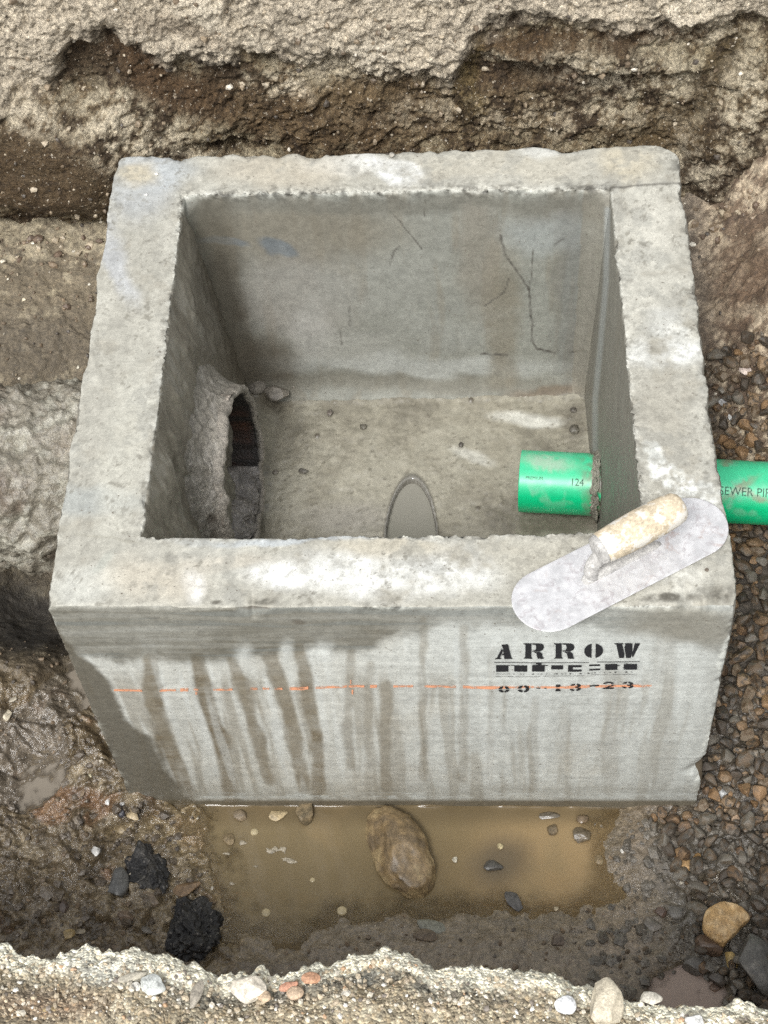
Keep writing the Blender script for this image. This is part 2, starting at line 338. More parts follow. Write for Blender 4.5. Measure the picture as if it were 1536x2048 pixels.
# ------------------------------------------------------------------ back bank
def make_bank():
    """the cut soil face behind the box: a sheet that climbs from under the trench floor, leans, and rolls over to the surface above"""
    xs = axis(-1.0, .95, .0032, 7)
    # profile arc: (y offset, z)
    prof = [(-.03, -.62), (.0, -.45), (.015, -.36), (.05, -.2), (.09, 0), (.12, .14), (.16, .24), (.30, .31), (.7, .34), (3, .34), (7, .34)]
    pts = []
    for (y0, z0), (y1, z1) in zip(prof, prof[1:]):
        L = math.hypot(y1 - y0, z1 - z0); st = .0032 if z0 < .2 else (.012 if y0 < .5 else .15)
        n = max(1, int(L / st))
        for k in range(n): t = k / n; pts.append((y0 + (y1 - y0) * t, z0 + (z1 - z0) * t))
    pts.append(prof[-1]); pr = np.array(pts)
    X, V = np.meshgrid(xs, np.arange(len(pr)), indexing='ij')
    X = X.ravel(); V = V.ravel()
    Y = .715 + pr[V, 0] + .02 * np.sin(X * 2.2) - .035 * sst(.2, .8, X) ; Z = pr[V, 1].copy()
    P = np.stack([X, Y, Z], 1)
    px, py = topx(P)
    act = sst(-.6, -.3, Z) * sst(.4, .15, Z)
    Wp = P + .03 * np.stack([fbm(P, 12, 3, 61), fbm(P, 12, 3, 62), fbm(P, 12, 3, 63)], 1)
    wx, wy = px + 40 * fbm(P, 12, 4, 64), py + 30 * fbm(P, 12, 4, 65)
    wx2, wy2 = px + 14 * fbm(P, 45, 3, 66), py + 12 * fbm(P, 45, 3, 67)
    # how far the top pale layer reaches down (an overhanging ledge), as a line in x
    n_mid = fbm(P, 34, 4, 69, .65)
    line = np.interp(px, [-400, 0, 110, 150, 230, 330, 480, 600, 760, 900, 960, 1000, 1060, 1130, 1220, 1330, 1400, 1500, 1900],
                     [190, 180, 150, 75, 60, 110, 105, 100, 130, 150, 60, 48, 34, 40, 55, 50, 48, 30, 20])
    over = sst(22, -36, wy2 - line + 38 * fbm(P, 11, 4, 68, .6) + 22 * n_mid)
    d = .038 * over
    d = d + .10 * blob(wx, wy, 60, 290, 230, 110, 12, .5)            # smooth bulge low left
    d = d + .03 * blob(wx, wy, 330, 250, 130, 90, 20, .6)
    d = d - .05 * blob(wx2, wy2, 528, 108, 34, 14, 8, .4)             # the dark hole
    d = d - .03 * blob(wx2, wy2, 480, 293, 60, 14, 8, .5)
    d = d - .02 * blob(wx2, wy2, 1000, 140, 120, 26, -8, .5)
    d = d + .035 * blob(wx2, wy2, 1180, 105, 200, 24, 6, .5)
    d = d + .05 * blob(wx, wy, 1480, 300, 80, 200, 25, .5)
    ar = ridged(Wp * np.array([1, 1, 2.0]), 9, 5, 70); br = fbm(Wp, 28, 5, 71, .62); f1, f2, cid = worley(Wp * np.array([1, 1, 1.5]), 40, 72)
    rough = 1 - .8 * blob(wx, wy, 60, 300, 210, 90, 12, .4)
    g1_, g2_, cid2 = worley(Wp, 95, 74)
    d = d + (.010 * ar + .016 * br + .012 * (cid - .5) * sst(0, .3, f2 - f1) + .006 * (cid2 - .5) * sst(0, .3, g2_ - g1_) + .006 * fbm(Wp, 140, 3, 75, .7)) * rough
    d = d + .01 * fbm(P, 5, 3, 73)
    P[:, 1] -= d * act * 1.1
    P[:, 2] += d * act * .25 + .003 * br * act
    n = fbm(P, 10, 4, 80); n2 = fbm(P, 38, 4, 81, .6); n3 = fbm(P, 130, 3, 82)
    C = np.tile(np.array([.23, .165, .10]), (len(P), 1))
    C = mix(C, (.46, .385, .275), sst(-.05, .3, n2 + .5 * n + .5 * n3) * .8)
    C = mix(C, (.085, .055, .033), sst(.0, .3, -n2 * .7 - n - .3 * n3) * .9)
    def B(cx, cy, rx, ry, rot, col, k, soft=.5, s=1):
        nonlocal C
        C = mix(C, col, blob(wx, wy, cx, cy, rx, ry, rot, soft) * k * (1 if s == 1 else np.clip(.55 + n2 * 1.6 + .8 * n3, 0, 1)))
    B(60, 300, 230, 95, 12, (.115, .075, .042), .95)
    B(230, 130, 100, 55, 20, (.12, .085, .055), .8, s=0)
    B(330, 150, 140, 38, 25, (.12, .07, .038), .9)
    B(270, 230, 120, 60, 15, (.46, .39, .28), .6, s=0)
    B(430, 190, 120, 32, 20, (.13, .08, .045), .8)
    B(660, 230, 180, 70, 8, (.19, .125, .07), .85)
    B(760, 180, 120, 30, 0, (.22, .15, .085), .8)
    B(1080, 75, 120, 26, 0, (.14, .085, .045), .9)
    B(1060, 150, 150, 25, -5, (.11, .07, .042), .9)
    B(1300, 60, 120, 25, 0, (.13, .08, .045), .9)
    B(1000, 230, 180, 70, 0, (.24, .165, .095), .7, s=0)
    B(1260, 130, 150, 45, 10, (.5, .43, .32), .6, s=0)
    B(1440, 130, 30, 90, 35, (.14, .10, .055), .95)
    B(1370, 230, 28, 90, 40, (.13, .09, .05), .9)
    B(1320, 270, 120, 40, 0, (.17, .115, .06), .8)
    B(560, 75, 20, 20, 0, (.25, .2, .15), .6)
    B(950, 150, 22, 90, 5, (.28, .2, .09), .6)
    C = C * np.array([.72, .74, .70])
    for cx, cy, rx, ry, rot, k in ((270, 235, 120, 50, 15, .8), (360, 300, 120, 30, 5, .5), (560, 165, 60, 26, 10, .9), (640, 115, 70, 20, 0, .7), (770, 130, 110, 30, 0, .6), (1230, 140, 150, 45, 8, .85), (1150, 230, 200, 40, 0, .45),
                                   (1400, 60, 90, 30, 0, .7), (1490, 200, 50, 90, 20, .7), (1400, 330, 60, 60, 0, .6), (1000, 110, 60, 16, 0, .6), (60, 180, 70, 30, 20, .8), (880, 220, 120, 30, 0, .4)):
        C = mix(C, (.56, .49, .37), blob(wx, wy, cx, cy, rx, ry, rot, .7) * k * np.clip(.45 + 2.2 * n2 + 1.2 * n3, 0, 1))
    C = mix(C, (.05, .036, .024), sst(.18, .40, -n2 - .5 * n3) * .6)
    pale = over * np.clip(.8 + .5 * n2 + .4 * n3, .3, 1)
    C = mix(C, (.62, .545, .425), pale); C = mix(C, (.36, .31, .24), over * sst(.05, .4, n2 + .6 * n3) * .7); C = mix(C, (.25, .20, .145), over * blob(wx, wy, 360, 35, 120, 16, 10, .6) * .5)
    C = mix(C, (.72, .65, .52), over * sst(.2, .5, n) * .5)
    C = mix(C, (.06, .042, .027), blob(wx2, wy2, 528, 108, 34, 14, 8, .4) * .0)
    C = np.clip(C * (1 + .3 * n3[:, None]), .01, 1)
    wet = .1 + .35 * blob(wx, wy, 60, 300, 230, 95, 12, .5) + .1 * n2
    global BANKP; sel = (P[:, 2] < .22) & (np.abs(P[:, 0]) < .95) & (P[:, 2] > -.42); BANKP = P[sel]
    np_mesh('trench_bank_soil', P, grid_faces(len(xs), len(pr)), C, wet, M['bank'], kind='structure')
make_bank()

# ------------------------------------------------------------------ near ledge
def make_ledge():
    """the crumbled edge of the surface the photographer stands on"""
    xs = axis(-.8, .75, .0028, 7)
    ptsx = [-300, 0, 60, 180, 250, 330, 430, 500, 520, 545, 640, 720, 770, 820, 870, 940, 1020, 1100, 1200, 1240, 1300, 1400, 1490, 1536, 1900]
    ptsy = [1890, 1884, 1905, 1893, 1905, 1915, 1945, 1940, 1920, 1940, 1925, 1905, 1888, 1905, 1940, 1932, 1938, 1945, 1975, 1995, 2005, 2010, 1995, 2010, 2010]
    zt = -.05
    ex = np.array([up(a, b, zt)[:2] for a, b in zip(ptsx, ptsy)])
    yl = np.interp(xs, ex[:, 0], ex[:, 1])
    # profile parameter: distance behind the lip (negative = down the face)
    s = np.concatenate([-np.arange(.66, .1, -.02), -np.arange(.1, 0, -.003), np.arange(0, .26, .0028), .26 * 1.15 ** np.arange(1, 26)])
    X, S = np.meshgrid(xs, s, indexing='ij'); Xf, Sf = X.ravel(), S.ravel()
    YL = np.repeat(yl, len(s))
    down = np.clip(-Sf, 0, 1); back = np.clip(Sf, 0, 9)
    P = np.stack([Xf, YL - back - down * .12, zt - down + .02 * sst(0, .12, back)], 1)
    k = sst(.3, .05, down)
    P[:, 1] += k * (.014 * fbm(P, 22, 5, 90, .7) + .010 * fbm(P, 90, 3, 91, .7))
    f1, f2, cid = worley(P, 90, 92)
    P[:, 2] += .014 * fbm(P, 12, 4, 93) * sst(.2, .0, down) + .004 * fbm(P, 60, 4, 94) + .002 * (cid - .3) * sst(0, .4, f2 - f1)
    P[:, 2] -= .010 * sst(.02, 0, back) * (Sf > -.02)
    n = fbm(P, 9, 4, 95); n2 = fbm(P, 40, 4, 96)
    C = np.tile(np.array([.37, .30, .21]), (len(P), 1))
    px, py = topx(P)
    dd = back
    C = mix(C, (.5, .44, .34), sst(.0, .4, n2) * .5)
    C = mix(C, (.20, .165, .12), sst(.1, .5, -n) * .5)
    C = mix(C, (.16, .15, .13), sst(.018, .03, dd) * sst(.06, .04, dd) * sst(100, 330, px) * sst(1150, 850, px) * (.7 + .5 * n2))
    lip = sst(.034, .018, dd + .014 * n2 + .006 * fbm(P, 120, 2, 97)) * (Sf > -.015)
    C = mix(C, (.92, .84, .68), lip * .95)
    C = mix(C, (.60, .56, .48), blob(px + 30 * n2, py + 20 * n, 200, 1930, 80, 32, 5, .5) * .8)
    C = mix(C, (.30, .21, .15), sst(.012, .03, down) * .8)
    C = mix(C, (.30, .19, .13), blob(px, py, 100, 2010, 120, 30, 0, .6) * .5)
    np_mesh('near_bank_sand', P, grid_faces(len(xs), len(s)), C * np.array([1.0, 1.11, 1.2]), np.zeros(len(P)), M['sand'], kind='structure')
    kd = {}
    near = (np.abs(Xf) < .6) & (Sf > 0) & (Sf < .25)
    Q = P[near]
    ij = np.floor(Q[:, :2] / .004).astype(int)
    for (a, b), z in zip(map(tuple, ij), Q[:, 2]): kd[(a, b)] = max(z, kd.get((a, b), -9))
    def h(x, y): return kd.get((int(math.floor(x / .004)), int(math.floor(y / .004))), zt)
    return (lambda x: np.interp(x, ex[:, 0], ex[:, 1])), h
ledge_y, ledge_h = make_ledge()

# ------------------------------------------------------------------ puddle
def water_mat(name, c1, c2, rough=.03):
    m, nt, b = new_mat(name); L = nt.links.new
    tc = N(nt, 'ShaderNodeTexCoord').outputs['Object']
    n1 = N(nt, 'ShaderNodeTexNoise', Scale=4.0, Detail=4.0, Distortion=.8); L(tc, n1.inputs['Vector'])
    cr = N(nt, 'ShaderNodeMapRange'); L(n1.outputs[0], cr.inputs[0]); cr.inputs[1].default_value = .35; cr.inputs[2].default_value = .65
    mm = N(nt, 'ShaderNodeMix', data_type='RGBA'); L(cr.outputs[0], mm.inputs[0]); mm.inputs[6].default_value = (*c1, 1); mm.inputs[7].default_value = (*c2, 1)
    L(mm.outputs[2], b.inputs['Base Color']); b.inputs['Roughness'].default_value = rough; b.inputs['IOR'].default_value = 1.33
    n2 = N(nt, 'ShaderNodeTexNoise', Scale=22.0, Detail=2.0); L(tc, n2.inputs['Vector'])
    bp = N(nt, 'ShaderNodeBump', Strength=.12, Distance=.003); L(n2.outputs[0], bp.inputs['Height']); L(bp.outputs[0], b.inputs['Normal'])
    return m
def puddle_mat():
    m, nt, b = new_mat('murky_water'); L = nt.links.new
    c = N(nt, 'ShaderNodeVertexColor', layer_name='Col').outputs[0]; dp = N(nt, 'ShaderNodeAttribute', attribute_name='Wet').outputs['Fac']
    tc = N(nt, 'ShaderNodeTexCoord').outputs['Object']
    L(c, b.inputs['Base Color']); b.inputs['Roughness'].default_value = .04; b.inputs['IOR'].default_value = 1.33
    n2 = N(nt, 'ShaderNodeTexNoise', Scale=22.0, Detail=2.0); L(tc, n2.inputs['Vector'])
    bp = N(nt, 'ShaderNodeBump', Strength=.15, Distance=.003); L(n2.outputs[0], bp.inputs['Height']); L(bp.outputs[0], b.inputs['Normal'])
    t = N(nt, 'ShaderNodeBsdfTransparent'); t.inputs[0].default_value = (.8, .72, .55, 1); g = N(nt, 'ShaderNodeBsdfGlossy', Roughness=.04); L(bp.outputs[0], g.inputs['Normal'])
    fr = N(nt, 'ShaderNodeFresnel', IOR=1.33); L(bp.outputs[0], fr.inputs['Normal'])
    m1 = N(nt, 'ShaderNodeMixShader'); L(fr.outputs[0], m1.inputs[0]); L(t.outputs[0], m1.inputs[1]); L(g.outputs[0], m1.inputs[2])
    m2 = N(nt, 'ShaderNodeMixShader'); L(dp, m2.inputs[0]); L(m1.outputs[0], m2.inputs[1]); L(b.outputs[0], m2.inputs[2])
    o = [n for n in nt.nodes if n.type == 'OUTPUT_MATERIAL'][0]; L(m2.outputs[0], o.inputs[0])
    return m
M['puddle'] = puddle_mat()
def puddle():
    xs = np.arange(-.42, .46, .004); ys = np.concatenate([np.arange(-.95, -.50, .004), np.arange(-.50, -.462, .0008)])
    X, Y = np.meshgrid(xs, ys, indexing='ij'); P = np.stack([X.ravel(), Y.ravel(), np.full(X.size, Zw)], 1)
    px, py = topx(P)
    depth = Zw - ground_height(P[:, :2], px, py)[0]
    n = fbm(P, 7, 4, 102); n2 = fbm(P, 30, 4, 103)
    wx, wy = px + 60 * n, py + 40 * fbm(P, 7, 4, 104)
    C = np.tile(np.array([.205, .165, .098]), (len(P), 1))
    C = mix(C, (.32, .235, .13), blob(wx, wy, 1110, 1735, 190, 110, 0, .7))
    C = mix(C, (.245, .19, .11), sst(.0, .4, n + .3 * n2) * .7); C = mix(C, (.16, .125, .07), blob(wx, wy, 820, 1730, 130, 120, 0, .6) * .6)
    C = mix(C, (.11, .085, .05), sst(1665, 1625, py) * .6); C = mix(C, (.09, .08, .065), blob(px + 12 * n2, py + 12 * n, 1000, 1725, 55, 45, -30, .7) * .7)
    C = C * (1 + .10 * n2)[:, None]
    C = C * np.array([1.06, 1.02, .95])
    wall = -.4636 - .0101 * (P[:, 0] + .478)
    P[:, 2] += .0006 * fbm(P, 14, 2, 100) + .0030 * np.exp(-np.clip(wall - P[:, 1], 0, 1) / .0026) * np.clip(.55 + 1.3 * fbm(P, 24, 3, 101), 0, 1.3)
    np_mesh('puddle_water', P, grid_faces(len(xs), len(ys)), C, np.clip(.35 + .65 * sst(.0, .020, depth + .005 * n2), 0, 1), M['puddle'], kind='structure')
puddle()
def mud_pool(x0, x1, y0, y1, lvl, col, cxy, rad):
    P, nu, nv = patch((x0, y0, lvl), (x1, y0, lvl), (x0, y1, lvl), (x1, y1, lvl), .003)
    px, py = topx(P); depth = lvl - ground_height(P[:, :2], px, py)[0]
    n = fbm(P, 9, 3, 110); C = np.tile(np.array(col), (len(P), 1)) * (1 + .2 * n)[:, None]
    P[:, 2] += .0008 * fbm(P * np.array([1, 2, 1]), 25, 3, 111)
    q = grid_faces(nu, nv); r = np.hypot((P[:, 0] - cxy[0]) / rad[0], (P[:, 1] - cxy[1]) / rad[1]); q = q[(r[q] < 1.25).all(1) & (depth[q] > -.003).any(1)]
    bl = np.maximum(np.maximum(blob(px, py, 45, 1510, 95, 110, 20, .35), blob(px, py, 130, 1400, 110, 45, -30, .4)), blob(px, py, 1380, 1985, 80, 55, 10, .5)); q = q[(bl[q] > .01).any(1)]
    np_mesh('mud_pool_water', P, q, C, np.clip(.3 + .7 * sst(0, .010, depth), 0, 1), M['puddle'], kind='structure')
_c = up(45, 1500, -.59)
mud_pool(_c[0] - .25, _c[0] + .22, _c[1] - .22, _c[1] + .22, -.607, (.235, .205, .165), _c[:2], (.19, .21))
_c = up(1380, 1985, -.632)
mud_pool(_c[0] - .14, _c[0] + .12, _c[1] - .1, _c[1] + .1, -.643, (.38, .30, .25), _c[:2], (.13, .09))

# ================================================================== CATCH BASIN
TOP = np.array([[-.4865, -.4653], [.4844, -.4763], [-.4929, .4662], [.4795, .4631]])
BOT = np.array([[-.4778, -.4636], [.4988, -.4735], [-.480, .470], [.492, .466]])
HW, HD = .4855, .4680
def warp(P):
    u = ((P[:, 0] + HW) / (2 * HW))[:, None]; v = ((P[:, 1] + HD) / (2 * HD))[:, None]; k = (-P[:, 2] / .65)[:, None]
    t = TOP[0] * (1 - u) * (1 - v) + TOP[1] * u * (1 - v) + TOP[2] * (1 - u) * v + TOP[3] * u * v
    b = BOT[0] * (1 - u) * (1 - v) + BOT[1] * u * (1 - v) + BOT[2] * (1 - u) * v + BOT[3] * u * v
    return np.hstack([t * (1 - k) + b * k, P[:, 2:3]])
def unwarp(W):
    W = np.array(W, float).reshape(-1, 3); Q = W.copy()
    for _ in range(8): Q = Q - (warp(Q) - W)
    return Q
IT = unwarp([[-.3608, -.3471, 0], [.3655, -.3498, 0], [-.3653, .3648, 0], [.3587, .3554, 0]])
ZF = -.515
IB = unwarp([[-.305, -.335, ZF], [.352, -.335, ZF], [-.312, .345, ZF], [.336, .345, ZF]])
def inner_sides(P):
    k = np.clip(-P[:, 2] / -ZF, 0, 1.3)
    def c(i): return IT[i][None, :2] * (1 - k[:, None]) + IB[i][None, :2] * k[:, None]
    FL, FR, BL, BR = c(0), c(1), c(2), c(3)
    def ln(A, B, q, ax):
        o = 1 - ax; t = (q - A[:, o]) / (B[:, o] - A[:, o]); return A[:, ax] + (B[:, ax] - A[:, ax]) * t
    x, y = P[:, 0], P[:, 1]
    return ln(FL, FR, x, 1) - y, y - ln(BL, BR, x, 1), ln(FL, BL, y, 0) - x, x - ln(FR, BR, y, 0)
def round_pair(P, a, b, nA, nB, r):
    """round the convex edge between two faces: a, b = depth below each face, nA, nB = inward normals"""
    m = (a < r) & (b < r) & (a > -.02) & (b > -.02)
    qa, qb = r - a, r - b
    nn = np.sqrt(qa * qa + qb * qb) + 1e-12; mm = np.maximum(np.abs(qa), np.abs(qb))
    s = mm / nn
    da = np.where(m, (r - qa * s) - a, 0); db = np.where(m, (r - qb * s) - b, 0)
    return P + da[:, None] * nA + db[:, None] * nB
def basin_shape(P):
    """nominal box points -> rounded, chipped, slightly uneven, in world space"""
    ex, ey, ez = np.eye(3)
    P0 = P.copy()
    dF, dB, dL, dR, dT = P[:, 1] + HD, HD - P[:, 1], P[:, 0] + HW, HW - P[:, 0], -P[:, 2]
    def rr(base, amp, E, f, s, pw=2):
        nz = fbm(E, f, 4, s, .6)
        return base + amp * np.clip(nz + .15, 0, 1) ** pw
    for (a, b, nA, nB, base, amp, s) in ((dF, dL, ey, ex, .004, .05, 1), (dF, dR, ey, -ex, .010, .065, 2), (dB, dL, -ey, ex, .026, .04, 3), (dB, dR, -ey, -ex, .050, .03, 4)):
        E = P0 - a[:, None] * nA - b[:, None] * nB
        P = round_pair(P, a, b, nA, nB, rr(base, amp, E, 13, 200 + s))
    dF, dB, dL, dR, dT = P[:, 1] + HD, HD - P[:, 1], P[:, 0] + HW, HW - P[:, 0], -P[:, 2]
    for (a, nA, base, amp, s) in ((dF, ey, .003, .045, 5), (dB, -ey, .007, .045, 6), (dL, ex, .004, .035, 7), (dR, -ex, .005, .035, 8)):
        E = P0.copy(); E[:, 2] = 0
        E = E - a[:, None] * nA
        rq = rr(base, amp, E, 20, 200 + s)
        for sd_, x0, w0, r0 in ((5, -.19, .020, .020), (5, -.255, .008, .009), (5, .37, .03, .010), (5, .455, .05, .022), (5, .02, .012, .008), (6, -.375, .014, .024), (6, .30, .03, .012), (6, -.10, .02, .009)):
            if sd_ == s: rq = rq + r0 * np.exp(-((E[:, 0] - x0) / w0) ** 2) * (1 + .8 * fbm(E, 60, 3, 260))
        P = round_pair(P, a, dT, nA, -ez, rq)
    sF, sB, sL, sR = inner_sides(P0)
    S = np.stack([sF, sB, sL, sR], 1); which = S.argmax(1); b = S.max(1)
    nB = np.array([[0, -1, 0], [0, 1, 0], [-1, 0, 0], [1, 0, 0]])[which].astype(float)
    r = rr(.003, .022, P0 * np.array([1, 1, 0]), 35, 300, 1.5) + np.where(which == 1, .003, 0)
    m = (b > -.005)
    P = np.where(m[:, None], round_pair(P, np.clip(-P[:, 2], 0, 9), np.clip(b, 0, 9), np.array([0, 0, -1.]), nB, r), P)
    # crumbly arrises
    edge = np.minimum.reduce([np.hypot(np.minimum.reduce([np.abs(dF), np.abs(dB), np.abs(dL), np.abs(dR)]), dT), np.hypot(np.clip(b, 0, 9), dT) + np.where(m, 0, 1),
                              np.hypot(dF, dL) * 1.2, np.hypot(dF, dR) * .8])
    k = np.exp(-edge / .008)
    D = np.stack([fbm(P0, 110, 3, 310, .7), fbm(P0, 110, 3, 311, .7), fbm(P0, 110, 3, 312, .7)], 1)
    outer_e = np.minimum.reduce([np.abs(dF), np.abs(dB), np.abs(dL), np.abs(dR)]) < .02
    P = P + D * (k * np.where(outer_e, .0030 * sst(.0, .35, fbm(P0, 14, 3, 318)), np.where(np.abs(b) < .02, .0062 * sst(-.35, .15, fbm(P0, 16, 3, 319)), .002)))[:, None]
    Dl = np.stack([fbm(P0, 6, 3, 313), fbm(P0, 6, 3, 314), fbm(P0, 6, 3, 315)], 1)
    P = P + Dl * np.array([.003, .003, .0035])
    oe = np.exp(-np.minimum.reduce([np.abs(dB), np.abs(dL), np.abs(dR)]) / .03) * sst(-.2, -.0, P0[:, 2]) * sst(-.46, -.40, P0[:, 1])
    P = P + np.stack([fbm(P0, 17, 4, 316, .6), fbm(P0, 17, 4, 317, .6), 0 * oe], 1) * (oe * .007)[:, None]
    return warp(P), edge
basin = empty('catch_basin', (0, 0, -.65), label='square grey precast concrete basin with an open top standing in the muddy trench', category='concrete basin')
STREAKS = [([(300, 1320), (306, 1402), (341, 1508), (376, 1590)], 21, .95), ([(394, 1320), (411, 1402), (441, 1473), (464, 1590)], 19, 1), ([(464, 1320), (493, 1402), (523, 1508), (540, 1560)], 13, .85),
           ([(540, 1310), (575, 1414), (593, 1508), (611, 1580)], 17, .85), ([(600, 1300), (622, 1414), (634, 1508), (636, 1590)], 15, .95), ([(704, 1297), (696, 1402), (699, 1531)], 10, .5),
           ([(740, 1330), (735, 1450), (735, 1590)], 9, .4), ([(772, 1373), (772, 1590)], 13, .6), ([(845, 1240), (848, 1470), (848, 1555)], 9, .5), ([(927, 1260), (927, 1555)], 11, .45),
           ([(985, 1300), (982, 1560)], 9, .3), ([(1070, 1400), (1066, 1580)], 11, .25), ([(1225, 1350), (1218, 1580)], 20, .3), ([(1130, 1420), (1128, 1560)], 13, .22), ([(1330, 1300), (1325, 1560)], 25, .25)]
def basin_color(P, face):
    px, py = topx(P); n = len(P)
    n1 = fbm(P, 8, 4, 320); n2 = fbm(P, 30, 4, 321, .6); n3 = fbm(P, 110, 3, 322)
    wx, wy = px + 28 * fbm(P, 14, 4, 323), py + 22 * fbm(P, 14, 4, 324)
    C = np.tile(np.array([.40, .38, .33]), (n, 1)); wet = np.zeros(n)
    C = C * (1 + .14 * n2 + .10 * n3)[:, None]
    def B(cx, cy, rx, ry, rot, col, k, soft=.5, nz=0):
        nonlocal C
        C = mix(C, col, blob(wx, wy, cx, cy, rx, ry, rot, soft) * k * (1 if not nz else np.clip(.6 + nz * n2, 0, 1)))
    if face == 'top':
        C = mix(C, (.56, .535, .47), sst(-.1, .5, n1 + .3 * n2) * .8); C = mix(C, (.34, .31, .255), sst(.05, .5, -n2) * .5)
        B(280, 340, 90, 30, 0, (.47, .49, .50), .8); B(270, 370, 60, 70, 10, (.42, .43, .44), .7)
        B(230, 520, 25, 90, -15, (.46, .47, .5), .6); B(265, 345, 35, 22, 0, (.55, .45, .28), .6)
        B(190, 1000, 90, 30, 0, (.42, .44, .43), .6)
        B(790, 340, 75, 22, 15, (.88, .88, .87), .95, .35, .9); B(700, 325, 90, 18, 0, (.66, .64, .6), .5)
        B(560, 340, 130, 35, 0, (.50, .44, .35), .6); B(1000, 330, 160, 30, 0, (.50, .46, .38), .6); B(1260, 330, 60, 35, 0, (.50, .44, .33), .7)
        B(1100, 300, 60, 15, 0, (.6, .6, .58), .5)
        B(1330, 640, 40, 30, 0, (.85, .84, .8), .8, .5, .9); B(1330, 700, 80, 30, 0, (.78, .78, .76), .8, .5, .9); B(1310, 450, 50, 60, 0, (.6, .57, .5), .6)
        B(1320, 850, 60, 90, 0, (.40, .37, .31), .6); B(1350, 950, 40, 90, 0, (.40, .37, .31), .6)
        for pts, w_, k_ in (([(1300, 905), (1315, 945), (1350, 975), (1400, 980)], 13, .95), ([(1345, 950), (1430, 1000)], 16, .7)):
            C = mix(C, (.80, .80, .76), sst(w_ + 8, w_ - 8, pline(wx, wy, pts) - 14 * n2 - 8 * n3) * k_ * np.clip(.75 + n3, 0, 1))
        B(570, 1150, 60, 28, 0, (.86, .85, .82), .9, .4, 1); B(700, 1150, 180, 40, 0, (.82, .81, .78), .85, .5, 1); B(910, 1140, 80, 45, 0, (.84, .83, .8), .8, .5, 1)
        B(385, 1165, 22, 30, 0, (.85, .83, .8), .8); B(780, 1100, 110, 22, 0, (.50, .45, .36), .8); B(450, 1120, 90, 18, 0, (.56, .51, .43), .7)
        B(160, 1170, 70, 40, 0, (.58, .57, .52), .7); B(300, 1160, 100, 40, 0, (.55, .49, .4), .6); B(600, 1080, 220, 8, 0, (.5, .53, .56), .7)
        B(1340, 1160, 60, 40, 0, (.78, .76, .7), .8, .5, 1); B(1240, 1190, 120, 18, 0, (.66, .63, .55), .6); B(1100, 1110, 120, 40, 0, (.47, .44, .37), .6)
        B(250, 900, 40, 200, 8, (.56, .54, .47), .5); B(330, 1030, 25, 30, 0, (.34, .31, .25), .5); B(200, 1130, 10, 30, 60, (.38, .4, .36), .4)
        n6 = fbm(P, 20, 5, 325, .7); n7 = fbm(P, 55, 4, 326, .7)
        C = C * (1 + .22 * n6 + .20 * n7)[:, None]
        C = mix(C, (.27, .262, .235), sst(.08, .40, n6 + .6 * n1) * .55); C = mix(C, (.22, .205, .175), sst(.22, .38, n7) * .45)
        for cx, cy, rx, ry in ((522, 1203, 26, 9), (432, 1206, 12, 5), (1330, 1196, 60, 9), (1440, 1190, 30, 22), (790, 312, 9, 7), (880, 392, 60, 7), (1180, 378, 40, 8)):
            C = mix(C, (.12, .11, .09), blob(px + 14 * n2, py + 8 * n7, cx, cy, rx, ry, 0, .5) * np.clip(.7 + 1.5 * n7, 0, 1))
        joint = sst(3.2, 1, pline(px, py + 4 * n2, [(1220, 375), (1290, 370), (1362, 366)])) * .85
        C = mix(C, (.11, .10, .085), joint)
        C = mix(C, (.28, .26, .21), sst(2.5, .8, pline(px, py + 5 * n2, [(150, 1068), (280, 1085)])) * .6)
        wet = .15 + .1 * n2
    if face == 'front':
        st = P * np.array([2.2, 1, 40])
        h1 = fbm(st, 2.5, 4, 330); h2 = fbm(P * np.array([1.2, 1, 60]), 6, 3, 331)
        C = np.tile(np.array([.58, .565, .53]), (n, 1)); C = mix(C, (.58, .585, .57), sst(650, 1000, px) * .7); C = mix(C, (.5, .46, .4), sst(.1, .5, n1) * .35)
        C = C * (1 + .13 * h1 + .13 * h2 + .06 * n3)[:, None]
        sx, sy = px + 7 * fbm(P * np.array([1, 1, .6]), 30, 4, 332), py
        dk = (.205, .165, .115)
        for pts, w_, k_ in STREAKS:
            pts = [pts[0]] + pts[1:]
            C = mix(C, dk, sst(w_ * 1.0 + 2, w_ * .7 - 3, pline(sx, sy, pts) * (1 + .45 * fbm(P, 11, 3, 337))) * k_ * (.8 + .35 * n2 + .2 * h2))
            wet = np.maximum(wet, sst(w_ + 6, w_ - 6, pline(sx, sy, pts)) * k_ * .7)
        dn = fbm(np.stack([P[:, 0] * 46 + .22 * fbm(P, 9, 2, 336), P[:, 1] * 0, P[:, 2] * 2.2], 1), 1, 3, 335, .6)
        dm = sst(.04, .30, dn) * sst(1325, 1375, py) * np.interp(px, [200, 400, 900, 1450], [.6, .65, .5, .3])
        C = mix(C, (.265, .225, .17), dm * .8); wet = np.maximum(wet, dm * .5)
        dp = sst(.12, .4, -dn) * sst(1240, 1300, py) * np.interp(px, [200, 500, 900, 1450], [.6, .8, .6, .3])
        C = mix(C, (.74, .745, .735), dp * .5)
        lim = np.interp(px, [90, 160, 300, 520, 700, 860, 1000, 1250, 1400, 1480], [1318, 1318, 1320, 1318, 1300, 1262, 1255, 1255, 1290, 1330]) + 8 * fbm(P, 40, 3, 333) + 34 * fbm(P * np.array([1, 1, .3]), 16, 4, 338)
        top = sst(14, -14, py - lim)
        C = mix(C, np.array([.165, .148, .118]), top * np.interp(px, [90, 700, 900, 1100, 1480], [1., .9, .62, .5, .6]) * (.92 + .4 * h1 + .3 * n1))
        C = mix(C, (.27, .28, .275), top * sst(.05, .35, h1) * .5)
